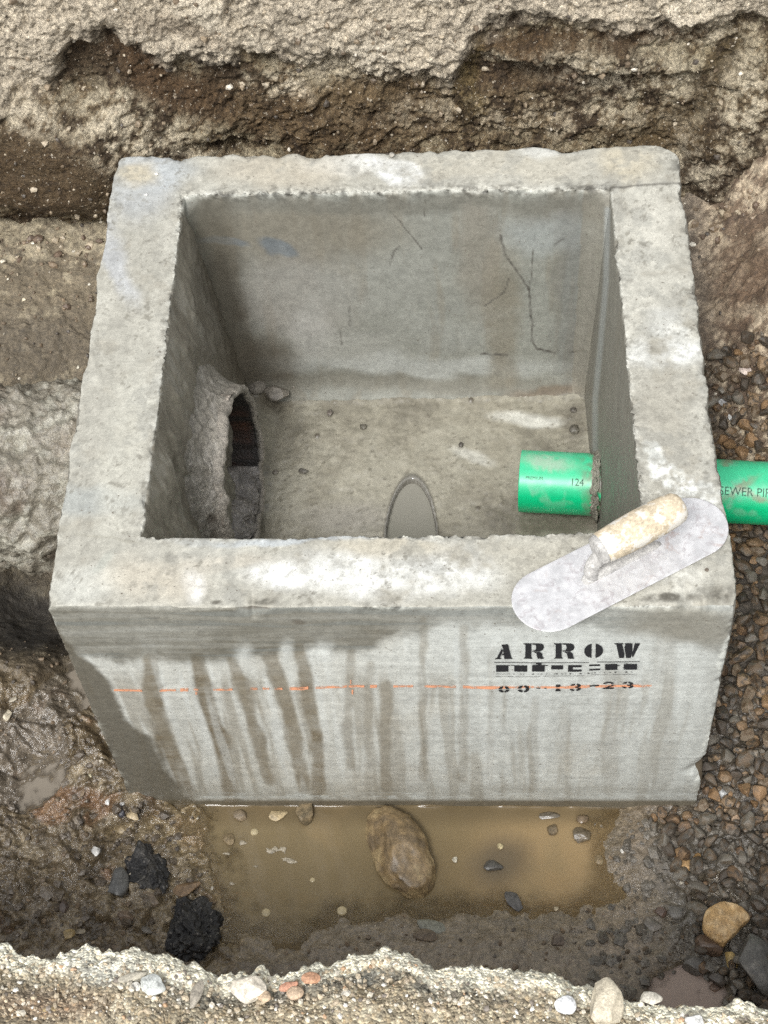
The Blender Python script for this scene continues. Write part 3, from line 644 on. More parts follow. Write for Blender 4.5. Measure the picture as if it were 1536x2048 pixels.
        dlx = np.interp(py, [1215, 1310, 1350, 1400, 1440, 1480, 1530, 1590, 1620], [80, 165, 205, 235, 250, 310, 330, 375, 400]) + 16 * fbm(P, 22, 4, 334, .65) + 10 * fbm(P * np.array([1, 1, .15]), 40, 3, 339)
        dl = sst(9, -9, px - dlx)
        C = mix(C, (.14, .122, .095), dl * .92)
        C = mix(C, (.40, .39, .37), sst(1350, 1450, px) * .35 * (1 + n2)); C = mix(C, (.27, .245, .205), blob(wx, wy, 1370, 1250, 110, 35, 5, .5) * .7)
        edge_r = pline(px, py, [(1473, 1252), (1446, 1320), (1432, 1423), (1388, 1610)]); C = mix(C, (.74, .73, .69), sst(13, 5, edge_r + 7 * n2) * .85 * np.clip(.6 + 1.5 * n3, 0, 1))
        edge_l = pline(px, py, [(95, 1220), (151, 1380), (250, 1590)]); C = mix(C, (.66, .65, .6), sst(9, 3, edge_l + 6 * n2) * np.clip(.3 + 1.8 * n3, 0, 1))
        C = mix(C, (.72, .72, .7), sst(1262, 1300, py) * (blob(wx, py, 583, 1312, 12, 42, -8, .8) + blob(wx, py, 655, 1305, 16, 46, 0, .8) + blob(wx, py, 500, 1318, 14, 34, -8, .8)) * .55 * (1 + n2))
        C = mix(C, (.22, .2, .165), sst(1562, 1580, py + 6 * n2) * .55 * (.6 + .6 * h2)); C = mix(C, (.62, .63, .62), sst(1583, 1588, py) * sst(1600, 1594, py) * sst(.0, .3, h2 + n2) * .6)
        C = mix(C, (.15, .12, .08), sst(1597, 1604, py) * .9)
        C = mix(C, (.6, .58, .54), sst(1315, 1330, py) * sst(1360, 1335, py) * sst(300, 400, px) * sst(760, 600, px) * .35 * (1 - wet))
        C = mix(C, (.12, .10, .08), blob(wx, wy, 520, 1212, 40, 10, 0, .4) * .8); C = mix(C, (.13, .11, .09), blob(px, py, 597, 1244, 14, 5, 10, .4) * .7)
        wet = np.maximum(wet, np.maximum(top * .75, dl * .8)); wet = np.maximum(wet, .25)
    if face == 'inner':
        h = fbm(P * np.array([1.5, 1.5, 9]), 9, 4, 340); v = fbm(P * np.array([9, 9, 1]), 5, 4, 341)
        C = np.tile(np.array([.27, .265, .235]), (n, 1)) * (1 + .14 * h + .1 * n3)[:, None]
        C = mix(C, (.23, .20, .155), sst(.05, .45, v) * .5)
        lwm = sst(-.275, -.335, P[:, 0]) * (P[:, 1] < .335); C = mix(C, (.235, .205, .16), lwm * .9); C = mix(C, (.33, .305, .26), lwm * sst(.05, .4, v + .5 * n2) * .7); C = mix(C, (.13, .11, .085), lwm * sst(.1, .45, -v) * .6)           # muddy left wall
        B(600, 470, 200, 60, 0, (.21, .185, .145), .8); B(590, 600, 110, 90, 10, (.33, .30, .27), .6)
        B(450, 620, 50, 170, -12, (.10, .085, .065), .9); B(500, 730, 110, 50, 10, (.13, .11, .085), .85)
        B(560, 500, 45, 14, 10, (.15, .17, .19), .8, .3); B(450, 492, 40, 9, 10, (.17, .19, .21), .8, .3)
        B(620, 660, 40, 60, 0, (.40, .385, .36), .6); B(870, 730, 260, 22, 0, (.42, .42, .40), .75); B(700, 700, 90, 30, 0, (.36, .35, .32), .6)
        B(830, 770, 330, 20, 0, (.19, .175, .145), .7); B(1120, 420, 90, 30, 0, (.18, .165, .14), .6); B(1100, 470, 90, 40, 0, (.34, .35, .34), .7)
        B(1160, 620, 45, 200, -5, (.17, .165, .155), .6); B(1090, 790, 80, 15, -8, (.15, .11, .075), .8)
        B(1010, 640, 35, 130, 0, (.215, .185, .14), .75); B(960, 500, 40, 130, 0, (.24, .21, .17), .6)
        for pts, w_ in (([(1000, 470), (1010, 510), (1058, 575), (1064, 640), (1063, 680), (1075, 698), (1110, 705)], 2.0), ([(1058, 575), (1070, 500)], .9), ([(970, 612), (1010, 585), (1018, 558)], 1.1),
                        ([(780, 530), (786, 505), (798, 492)], 1.8), ([(700, 615), (697, 650)], 1.8), ([(780, 420), (845, 500)], 1), ([(960, 708), (1015, 710)], 2.2), ([(1110, 490), (1130, 475)], 1.5), ([(1140, 705), (1168, 700)], 2.2),
                        ([(680, 655), (683, 690)], 1.2), ([(820, 400), (820, 430)], 1), ([(850, 400), (849, 432)], 1.4)):
            C = mix(C, (.09, .08, .07), sst(w_ + 1.2, w_ - .8, pline(px + 5 * n2, py + 3 * n3, pts)) * np.clip(.75 + .8 * n3, 0, 1))
        # right-hand wall: pale drip line
        B(790, 412, 420, 16, -1, (.17, .16, .135), .7); B(430, 450, 40, 80, -10, (.13, .115, .09), .7); B(700, 560, 160, 60, 0, (.34, .335, .305), .45, .6, 1); B(900, 650, 120, 50, 0, (.33, .33, .31), .4, .6, 1)
        C = C * (1 + .16 * fbm(P, 26, 5, 342, .7))[:, None]
        rw = P[:, 0] > .315
        C = mix(C, (.23, .205, .165), rw * .6); dr = pline(px, py, [(1215, 420), (1212, 560), (1200, 700), (1190, 800), (1190, 900)])
        C = mix(C, (.42, .43, .42), rw * sst(9, 2, dr) * .7)
        wet = .35 + .2 * n2 + .3 * sst(-.275, -.335, P[:, 0])
    if face == 'outer':
        C = C * .6; C = mix(C, (.14, .11, .075), sst(-.2, -.45, P[:, 2])); wet += .3
    return C, wet
def make_basin():
    o = [(-HW, -HD), (HW, -HD), (-HW, HD), (HW, HD)]; t = IT; b_ = IB
    T = lambda i: (o[i][0], o[i][1], 0); U = lambda i: (o[i][0], o[i][1], -.72); I = lambda i: (t[i][0], t[i][1], 0); J = lambda i: (b_[i][0], b_[i][1], ZF - .02)
    faces = [(T(0), T(1), I(0), I(1), 'top', .0026), (I(2), I(3), T(2), T(3), 'top', .0028), (T(0), I(0), T(2), I(2), 'top', .0028), (I(1), T(1), I(3), T(3), 'top', .0028),
             (U(0), U(1), T(0), T(1), 'front', .0026), (U(0), T(0), U(2), T(2), 'outer', .006), (T(1), U(1), T(3), U(3), 'outer', .006), (T(2), T(3), U(2), U(3), 'outer', .006),
             (I(2), J(2), I(3), J(3), 'inner', .0030), (I(0), J(0), I(2), J(2), 'inner', .0036), (J(1), I(1), J(3), I(3), 'inner', .0036), (J(0), I(0), J(1), I(1), 'inner', .006)]
    PP, QQ, CCs, WW, n = [], [], [], [], 0
    for a, b, c, d, f, st in faces:
        P, nu, nv = patch(a, b, c, d, st)
        W, edge = basin_shape(P)
        if f == 'inner':
            lw = (P[:, 0] < -.25) & (P[:, 1] < .33)
            W[:, 0] += np.where(lw, (.014 * ridged(P * np.array([1, 1.6, .6]), 8, 4, 350) + .004 * fbm(P, 40, 3, 351)) * sst(0, -.08, P[:, 2]), 0)
            # coved corners and foot
            S = np.stack(inner_sides(P), 1); S.sort(1); near = np.clip(-S[:, 2], 0, 1)
            W[:, 1] -= np.where(P[:, 1] > .33, .02 * np.clip(1 - near / .03, 0, 1) ** 2 * sst(0, -.03, P[:, 2]) + .02 * np.clip(1 - (P[:, 2] - ZF) / .05, 0, 1) ** 2, 0)
        C, wet = basin_color(W, f)
        if f in ('top', 'front', 'inner'):
            n3 = fbm(W, 85, 4, 360, .7); inn = f == 'inner' or None; ms = sst(-.05, .25, fbm(W, 15, 3, 364)) if f != 'inner' else 1.
            if f == 'top': ms = np.maximum(ms, sst(.40, .37, np.maximum(np.abs(W[:, 0]), np.abs(W[:, 1]))))
            C = mix(C, (.60, .585, .53), np.exp(-edge / .006) * sst(-.1, .3, n3) * .8 * ms)
            bk = sst(.28, .33, P[:, 1]) if f != 'front' else 0
            C = mix(C, (.07, .065, .055), np.exp(-edge / (.007 + .006 * bk)) * sst(.0, .3, -n3) * .95 * ms * (1 if f != 'top' else .5 + .5 * bk))
            n4 = fbm(W, 130, 3, 362); n5 = fbm(W, 24, 3, 363)
            if f == 'top': C = mix(C, (.17, .155, .125), sst(.26, .36, n4 * (.5 + .9 * n5)) * .55)
        PP.append(W); QQ.append(grid_faces(nu, nv, n)); CCs.append(C * np.array(dict(top=(.98, .995, 1.0), front=(1.03, 1.065, 1.055), inner=(1.04, 1.06, 1.06), outer=(1, 1, 1))[f])); WW.append(wet); n += len(W)
    np_mesh('basin_wall', np.vstack(PP), np.vstack(QQ), np.vstack(CCs) * np.array([.955, .965, .955]), np.concatenate(WW), M['concrete'], basin)
    # floor with the open recess
    a, b = np.array([-.33, -.36, ZF]), np.array([.37, .37, ZF])
    P, nu, nv = patch((a[0], a[1], ZF), (b[0], a[1], ZF), (a[0], b[1], ZF), (b[0], b[1], ZF), .003)
    px, py = topx(P)
    z = .006 * fbm(P, 9, 4, 370) + .003 * fbm(P, 40, 4, 371, .6) + .0015 * fbm(P, 120, 3, 372)
    z += .004 * sst(.02, 0, .335 - P[:, 1]) + .03 * sst(.05, 0, P[:, 0] + .30) * sst(.0, .2, P[:, 1]) + .012 * sst(.05, 0, .345 - P[:, 0])
    f1, f2, cid = worley(P, 35, 373, True)
    pock = sst(.22, .1, f1) * (cid > .72); z += .0015 * sst(.36, .24, f1) * (cid > .8) - .002 * pock * (cid > .8)
    cl = sst(.22, .12, f1) * (cid < .06) * (.4 + .6 * sst(0, .3, fbm(P, 12, 2, 377))); z += .004 * cl
    level = -.0015 + .004 * sst(600, 900, px) * 0
    flat = z < level
    z = np.where(flat, level + .15 * (z - level), z)
    # recess: pointed oval
    ex = (P[:, 0] - .008) / .046; ey = (P[:, 1] + .01) / .142
    q = np.sqrt(ex ** 2 + np.abs(ey) ** 1.8); rec = sst(1.02, .96, q)
    z = z * (1 - rec) - .06 * rec + .005 * sst(1.14, 1.04, q) * sst(.98, 1.02, q)
    P[:, 2] += z
    n1 = fbm(P, 9, 4, 374); n2 = fbm(P, 34, 4, 375, .6); n3 = fbm(P, 120, 3, 376)
    C = np.tile(np.array([.25, .23, .185]), (len(P), 1))
    C = mix(C, (.34, .32, .265), sst(-.1, .4, n1 + .4 * n2) * .7); C = mix(C, (.165, .15, .12), sst(.0, .4, -n1 + .5 * n2) * .75)
    C = mix(C, (.10, .085, .065), cl); wx, wy = px + 20 * n2, py + 12 * n1
    C = mix(C, (.55, .54, .50), blob(wx, wy, 1060, 838, 75, 12, 5, .5) * .8); C = mix(C, (.50, .49, .45), blob(wx, wy, 950, 915, 40, 12, 20, .5) * .7)
    C = mix(C, (.13, .115, .09), blob(wx, wy, 1150, 850, 30, 45, 0, .6) * .8); C = mix(C, (.14, .12, .095), blob(wx, wy, 1150, 1050, 110, 22, 0, .5) * .8)  # second mix paints the green pipe's shadow onto the floor
    C = mix(C, (.15, .13, .10), blob(wx, wy, 530, 790, 70, 30, 0, .6) * .8); C = mix(C, (.30, .28, .26), blob(wx, wy, 700, 1040, 90, 30, 0, .6) * .5)
    C = mix(C, (.55, .52, .46), sst(.0045, .0015, np.abs(P[:, 1] - .338 - .003 * n2)) * .8)
    p1, p2, pc = worley(P, 75, 378, True); pit = sst(.28, .16, p1) * (pc > .80); z_ = P[:, 2] - .0025 * pit + .001 * sst(.42, .3, p1) * (pc > .80); P[:, 2] = z_; C = mix(C, (.16, .145, .115), pit * .7)
    C = mix(C, (.14, .13, .115), sst(1.16, 1.05, q) * .85); C = C * (1 + .2 * n3[:, None])
    C = mix(C, (.30, .29, .27), (np.abs(q - 1.04) < .025) * .4)
    np_mesh('basin_floor', P, grid_faces(nu, nv), C * np.array([1.12, 1.13, 1.10]), np.clip(.55 + .5 * flat + .3 * n2, 0, 1.5), M['slurry'], basin)
make_basin()
def recess_water():
    m = water_mat('grey_slurry_water', (.23, .225, .185), (.28, .27, .23), .06)
    n = 64; P = [[.008, -.01, ZF - .010]]
    for k in range(n):
        a = k * 2 * math.pi / n
        c, s = math.cos(a), math.sin(a); P.append([.008 + .0465 * c, -.01 + .143 * abs(s) ** (1.11) * (1 if s > 0 else -1), ZF - .010])
    np_mesh('recess_water', P, None, None, None, m, kind='structure', tris=[(0, 1 + k, 1 + (k + 1) % n) for k in range(n)])
recess_water()

# ------------------------------------------------------------------ stencil paint
def paint_mat(name, col, scale, lo, hi):
    m, nt, b = new_mat(name); L = nt.links.new
    tc = N(nt, 'ShaderNodeTexCoord').outputs['Object']
    n1 = N(nt, 'ShaderNodeTexNoise', Scale=scale, Detail=5.0, Roughness=.7); L(tc, n1.inputs['Vector'])
    mr = N(nt, 'ShaderNodeMapRange'); L(n1.outputs[0], mr.inputs[0]); mr.inputs[1].default_value = lo; mr.inputs[2].default_value = hi
    b.inputs['Base Color'].default_value = (*col, 1); b.inputs['Roughness'].default_value = .6
    t = N(nt, 'ShaderNodeBsdfTransparent'); ms = N(nt, 'ShaderNodeMixShader'); L(mr.outputs[0], ms.inputs[0]); L(t.outputs[0], ms.inputs[1]); L(b.outputs[0], ms.inputs[2])
    o = [n for n in nt.nodes if n.type == 'OUTPUT_MATERIAL'][0]; L(ms.outputs[0], o.inputs[0])
    return m
M['black_paint'] = paint_mat('black_stencil_paint', (.022, .023, .026), 160, .27, .40)
M['grey_paint'] = paint_mat('thin_grey_paint', (.07, .07, .07), 190, .38, .55)
M['orange_paint'] = paint_mat('orange_chalk', (.90, .42, .24), 75, .34, .56)
def front_pt(px, py, off=.0022):
    """point of the outer front face seen at that place of the photograph, a hair proud of it"""
    Y = -.47
    for _ in range(5):
        p = upy(px, py, Y); q = unwarp(p)[0]; Y += (-HD) - q[1]
    q = unwarp(upy(px, py, Y)); q[0, 1] = -HD
    Dl = np.stack([fbm(q, 6, 3, 313), fbm(q, 6, 3, 314), fbm(q, 6, 3, 315)], 1)
    w_ = warp(q + Dl * np.array([.003, .003, .0035]))[0]; w_[1] -= off
    return w_
def polys_mesh(name, polys, mat, tr, label=None, off=.0018):
    import bmesh
    bm = bmesh.new()
    for pl in polys:
        vs = [bm.verts.new(Vector(front_pt(*tr(x, y), off) - np.array(basin.location))) for x, y in pl]
        f = bm.faces.new(vs)
    bmesh.ops.triangulate(bm, faces=bm.faces[:])
    bmesh.ops.recalc_face_normals(bm, faces=bm.faces[:])
    me = bpy.data.meshes.new(name); bm.to_mesh(me); bm.free(); me.materials.append(mat)
    o = bpy.data.objects.new(name, me); put(o, basin)
    if label: o['label'] = label
    return o
ZM = lambda x, y: (960 + x / 4.267, 1260 + y / 4.267)
def rect(x0, y0, x1, y1): return [(x0, y0), (x1, y0), (x1, y1), (x0, y1)]
def arc(cx, cy, rx, ry, wx, a0, a1, n=10):
    o = [(cx + rx * math.cos(R(a0 + (a1 - a0) * k / n)), cy + ry * math.sin(R(a0 + (a1 - a0) * k / n))) for k in range(n + 1)]
    i = [(cx + (rx - wx) * math.cos(R(a0 + (a1 - a0) * k / n)), cy + (ry - wx * .38) * math.sin(R(a0 + (a1 - a0) * k / n))) for k in range(n + 1)]
    return o + i[::-1]
def letter_R(dx, dy=0):
    s1 = [(362, 112), (432, 112), (432, 226), (442, 232), (442, 238), (368, 238), (368, 232), (380, 226), (380, 124), (364, 118)]
    s2 = [(436, 112), (510, 112), (532, 120), (540, 143), (530, 165), (502, 178), (440, 180), (440, 173), (466, 168), (474, 146), (468, 124), (436, 120)]
    s3 = [(456, 183), (505, 181), (526, 196), (530, 222), (540, 232), (538, 238), (488, 238), (482, 222), (474, 194), (456, 188)]
    return [[(x + dx, y + dy) for x, y in s] for s in (s1, s2, s3)]
L1 = [[(180, 150), (190, 172), (166, 230), (176, 236), (176, 242), (124, 243), (124, 237), (140, 231)], [(176, 120), (232, 118), (262, 230), (271, 236), (271, 241), (202, 241), (202, 235), (214, 229), (190, 150)], [(184, 196), (202, 196), (205, 208), (180, 208)]]
L1 += letter_R(0) + letter_R(260, -2)
L1 += [[(946, 112)] + [(962 + 80 * math.cos(R(a)), 172 + 62 * math.sin(R(a))) for a in range(256, 103, -12)] + [(946, 232)], [(980, 112)] + [(964 + 80 * math.cos(R(a)), 172 + 62 * math.sin(R(a))) for a in range(-76, 77, 12)] + [(980, 232)]]
L1 += [[(1138, 110), (1214, 110), (1213, 118), (1204, 121), (1226, 205), (1218, 236), (1180, 236), (1154, 122), (1138, 117)], [(1226, 110), (1292, 110), (1291, 118), (1282, 121), (1292, 190), (1278, 236), (1240, 236), (1222, 145), (1234, 122), (1226, 118)], [(1312, 109), (1356, 109), (1356, 116), (1344, 121), (1296, 232), (1288, 210), (1324, 122), (1312, 116)]]
polys_mesh('stencil_lettering', L1, M['black_paint'], ZM)
L2 = [rect(118, 269, 545, 274), rect(545, 268, 925, 272), rect(990, 266, 1356, 271), [(470, 280), (478, 268), (515, 268), (524, 284), (500, 289)],
      rect(135, 295, 240, 350), rect(240, 293, 290, 299), rect(290, 295, 398, 348), [(440, 289), (548, 289), (548, 345), (440, 345)], rect(548, 289, 575, 295), [(604, 292), (706, 290), (706, 325), (604, 325)],
      rect(748, 289, 788, 345), rect(788, 289, 862, 307), rect(788, 327, 862, 345), [(925, 288), (1018, 288), (1018, 301), (925, 301)], [(925, 326), (1018, 324), (1018, 338), (925, 340)],
      [(1060, 289), (1165, 287), (1165, 338), (1060, 340)], [(1220, 288), (1332, 288), (1332, 338), (1220, 338)], [(1165, 300), (1185, 298), (1185, 304), (1165, 306)], [(1210, 318), (1220, 318), (1220, 324), (1210, 324)]]
polys_mesh('stencil_emblem_band', L2, M['black_paint'], ZM)
L3 = [rect(125, 389, 520, 392), rect(540, 384, 915, 387), rect(940, 378, 1330, 381), rect(135, 366, 240, 369)]
rs = random.Random(4); x = 245
while x < 1310:
    w_ = rs.choice([9, 14, 20]); y = 370 - (x - 245) * .010; L3.append([(x, y - 4), (x + w_ * .8, y - 6), (x + w_, y + 3), (x + 2, y + 4)]); x += w_ + rs.choice([8, 14, 30, 45])
polys_mesh('stencil_small_print', L3, M['grey_paint'], ZM)
def digit_round(cx, cy, rx, ry, wd, parts): return [arc(cx, cy, rx, ry, wd, a0, a1) for a0, a1 in parts]
L4 = digit_round(203, 492, 48, 28, 30, [(100, 172), (8, 80), (188, 255), (285, 352)])
L4 += digit_round(369, 490, 50, 29, 30, [(100, 165), (8, 80), (190, 260), (280, 352)]) + [rect(392, 470, 417, 500)]
L4 += [rect(480, 481, 512, 489), rect(550, 480, 568, 488)]
L4 += [rect(648, 453, 686, 470), rect(653, 470, 682, 474), rect(652, 486, 682, 496), rect(646, 496, 690, 508)]
L4 += digit_round(815, 465, 46, 18, 28, [(190, 262), (285, 400)]) + digit_round(815, 489, 48, 19, 28, [(-30, 75), (105, 175)]) + [rect(812, 470, 845, 482)]
L4 += [[(930, 466), (1008, 464), (1014, 474), (935, 476)]]
L4 += digit_round(1092, 459, 48, 18, 26, [(185, 350)]) + [[(1105, 472), (1138, 462), (1134, 474), (1075, 492), (1050, 492)], [(1044, 490), (1130, 486), (1140, 492), (1135, 499), (1044, 499)]]
L4 += digit_round(1255, 458, 48, 17, 28, [(190, 262), (280, 395)]) + digit_round(1255, 478, 50, 18, 28, [(-30, 75), (105, 175)]) + [rect(1250, 464, 1285, 474)]
polys_mesh('stencil_date', L4, M['black_paint'], ZM, off=.0022)
def orange():
    segs = [(228, 262), (262, 284), (320, 352), (361, 377), (388, 397), (426, 464), (499, 514), (525, 538), (549, 565), (579, 616), (630, 693), (696, 728), (739, 753), (786, 825), (847, 912), (926, 990), (990, 1060), (1062, 1130), (1130, 1180), (1190, 1262), (1262, 1302)]
    polys = []
    yy = lambda x: np.interp(x, [228, 400, 600, 720, 850, 960, 1100, 1300], [1380, 1378.5, 1377.5, 1372, 1371, 1373, 1372.5, 1372])
    for k, (a, b) in enumerate(segs):
        n = max(2, int((b - a) / 9)); xs = np.linspace(a, b, n); wd = (2.2 if a < 300 or k % 3 else 2.9)
        t = [(x, yy(x) - wd * (.75 + .4 * random.random())) for x in xs]; bt = [(x, yy(x) + wd * (.75 + .4 * random.random())) for x in xs]
        polys.append(t + bt[::-1])
    for cx, cy, ww, hh in ((704, 1384, 3, 10), (393, 1385, 4, 6), (700, 1364, 2, 8)): polys.append(rect(cx - ww / 2, cy - hh / 2, cx + ww / 2, cy + hh / 2))
    for pl in polys: polys_mesh('chalk_dash', [pl], M['orange_paint'], lambda x, y: (x, y), off=.0014)
orange()

# ================================================================== PIPES
def tube_frame(A, B):
    A, B = np.array(A, float), np.array(B, float); ax = (B - A) / np.linalg.norm(B - A)
    s = np.cross(ax, [0, 0, 1]); s /= np.linalg.norm(s); u = np.cross(s, ax); return A, B, ax, s, u
def green_pipe():
    A, B = up(1041, 962, -.445), up(1536, 987, -.43)
    dirv = (B - A) / np.linalg.norm(B - A); E = A + dirv * 1.6
    E[2] = min(E[2], E[2])
    A, E, ax, s, u = tube_frame(A, A + dirv * .9)
    Rr = .0565; L = .9
    root = empty('sewer_pipe', tuple(A), label='green plastic sewer pipe passing through the right wall of the basin', category='pipe')
    nl = 240; na = 96
    ls = np.concatenate([np.linspace(0, .45, nl), np.linspace(.46, L, 20)])
    prof = [(l, Rr) for l in ls[::-1]] + [(0, Rr - .001), (-.0004, Rr - .0025), (0, Rr - .004)] + [(l, Rr - .0042) for l in np.linspace(.004, L, 50)]
    pf = np.array(prof); a = np.linspace(0, 2 * math.pi, na + 1)
    Lg, Ag = np.meshgrid(np.arange(len(pf)), a, indexing='ij'); Lg, Ag = Lg.ravel(), Ag.ravel()
    l, r = pf[Lg, 0], pf[Lg, 1]
    P = A + ax * l[:, None] + (s * np.cos(Ag)[:, None] + u * np.sin(Ag)[:, None]) * r[:, None]
    px, py = topx(P); n2 = fbm(P, 45, 4, 400); n3 = fbm(P, 150, 3, 401)
    C = np.tile(np.array([.0, .56, .225]), (len(P), 1))
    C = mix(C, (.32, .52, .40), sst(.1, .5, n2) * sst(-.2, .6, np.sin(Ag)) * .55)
    C = mix(C, (.10, .66, .38), sst(.35, .8, np.sin(Ag)) * .6)  # highlight along the top of the pipe, painted as lighter green
    outm = r > Rr - .0005
    dirt = sst(1150, 1200, px + 18 * n2 + (py - 960) * -.15) * (px < 1300)
    C = mix(C, (.19, .18, .125), outm * dirt * np.clip(.75 + 1.0 * n2 + 1.2 * n3, 0, 1))
    for cx, cy, rx, ry, rot in ((1480, 978, 40, 7, -35), (1500, 985, 30, 5, 30), (1455, 925, 16, 6, 0), (1500, 918, 22, 5, 0), (1520, 1000, 20, 4, 10)):
        C = mix(C, (.30, .25, .18), outm * blob(px + 12 * n2, py + 8 * n3, cx, cy, rx, ry, rot, .6) * .65)
    C = mix(C, (.5, .52, .44), outm * blob(px + 12 * n2, py + 12 * n3, 1095, 925, 50, 14, 10, .7) * .6)
    C = mix(C, (.30, .24, .17), (~outm) * .75)
    np_mesh('pipe_wall', P, grid_faces(len(pf), na + 1), C, np.zeros(len(P)), surf('green_pvc', rough=(.35, .3), bump=((300, .12, .0003),), mott=.06, mscale=40, spec=.5), root, org=A)
    # mortar smeared round the pipe where it leaves the wall
    t_, a_ = np.meshgrid(np.linspace(0, 1, 14), np.linspace(0, 2 * math.pi, 121), indexing='ij'); t_, a_ = t_.ravel(), a_.ravel()
    cr = np.stack([np.cos(a_), np.sin(a_), a_ * 0], 1); rj = Rr - .001 + (.012 + .010 * fbm(cr, 4, 4, 470)) * t_ ** 1.3; lj = (.345 - A[0]) / ax[0] - .012 + .005 * fbm(cr, 7, 3, 471) + .016 * t_
    Pj = A + ax * lj[:, None] + (s * np.cos(a_)[:, None] + u * np.sin(a_)[:, None]) * rj[:, None] + .003 * np.stack([fbm(cr + t_[:, None], 9, 3, 472)] * 3, 1)
    Cj = np.tile(np.array([.24, .225, .18]), (len(Pj), 1)) * (1 + .3 * fbm(Pj, 70, 3, 473))[:, None]
    np_mesh('mortar_joint', Pj, grid_faces(14, 121), Cj, .4 + 0 * a_, M['mud'], root)
    # lettering wrapped on the pipe
    def wrap_text(txt, size, l0, ang, nm, mat, flip=False):
        cu = bpy.data.curves.new(nm, 'FONT'); cu.body = txt; cu.size = size; cu.resolution_u = 3
        to = bpy.data.objects.new(nm, cu); COL.objects.link(to)
        bpy.context.view_layer.update()
        me = bpy.data.meshes.new_from_object(to.evaluated_get(bpy.context.evaluated_depsgraph_get()))
        bpy.data.objects.remove(to)
        import bmesh
        bm = bmesh.new(); bm.from_mesh(me)
        bmesh.ops.triangulate(bm, faces=bm.faces[:])
        bmesh.ops.subdivide_edges(bm, edges=[e for e in bm.edges if e.calc_length() > .004], cuts=2)
        for v in bm.verts:
            l_ = l0 + v.co.x * .88; th = R(ang) + v.co.y / Rr
            p = A + ax * l_ + (s * math.cos(th) + u * math.sin(th)) * (Rr + .0005)
            v.co = Vector(p - A)
        bmesh.ops.recalc_face_normals(bm, faces=bm.faces[:]); bm.to_mesh(me); bm.free(); me.materials.append(mat); me.name = nm
        put(bpy.data.objects.new(nm, me), root)
    # text faces the camera: angle measured from the side away from +s
    return root, A, ax, s, u, Rr, wrap_text
gp, gA, gax, gs, gu, gR, wrap_text = green_pipe()
M['pipe_ink'] = paint_mat('dark_pipe_print', (.02, .10, .06), 220, .33, .5)
_side = 1 if gs[1] < 0 else -1
# cos direction used in wrap_text is -s; make it point to the viewer (-y)
def wt(txt, size, pxl, ang, nm):
    l0 = None
    # find length along axis whose front surface is seen at pixel pxl
    for l in np.linspace(0, .5, 501):
        p = gA + gax * l + np.array([0, -.033, .046]); x, _ = topx(p[None])
        if x[0] > pxl: l0 = l; break
    wrap_text(txt, size, l0, ang, nm, M['pipe_ink'])
wt('SEWER PIPE', .0215, 1443, 47, 'sewer_lettering')
wt('124', .0185, 1145, 50, 'number_lettering')
wt('PREMIUM', .0085, 1056, 57, 'small_lettering')

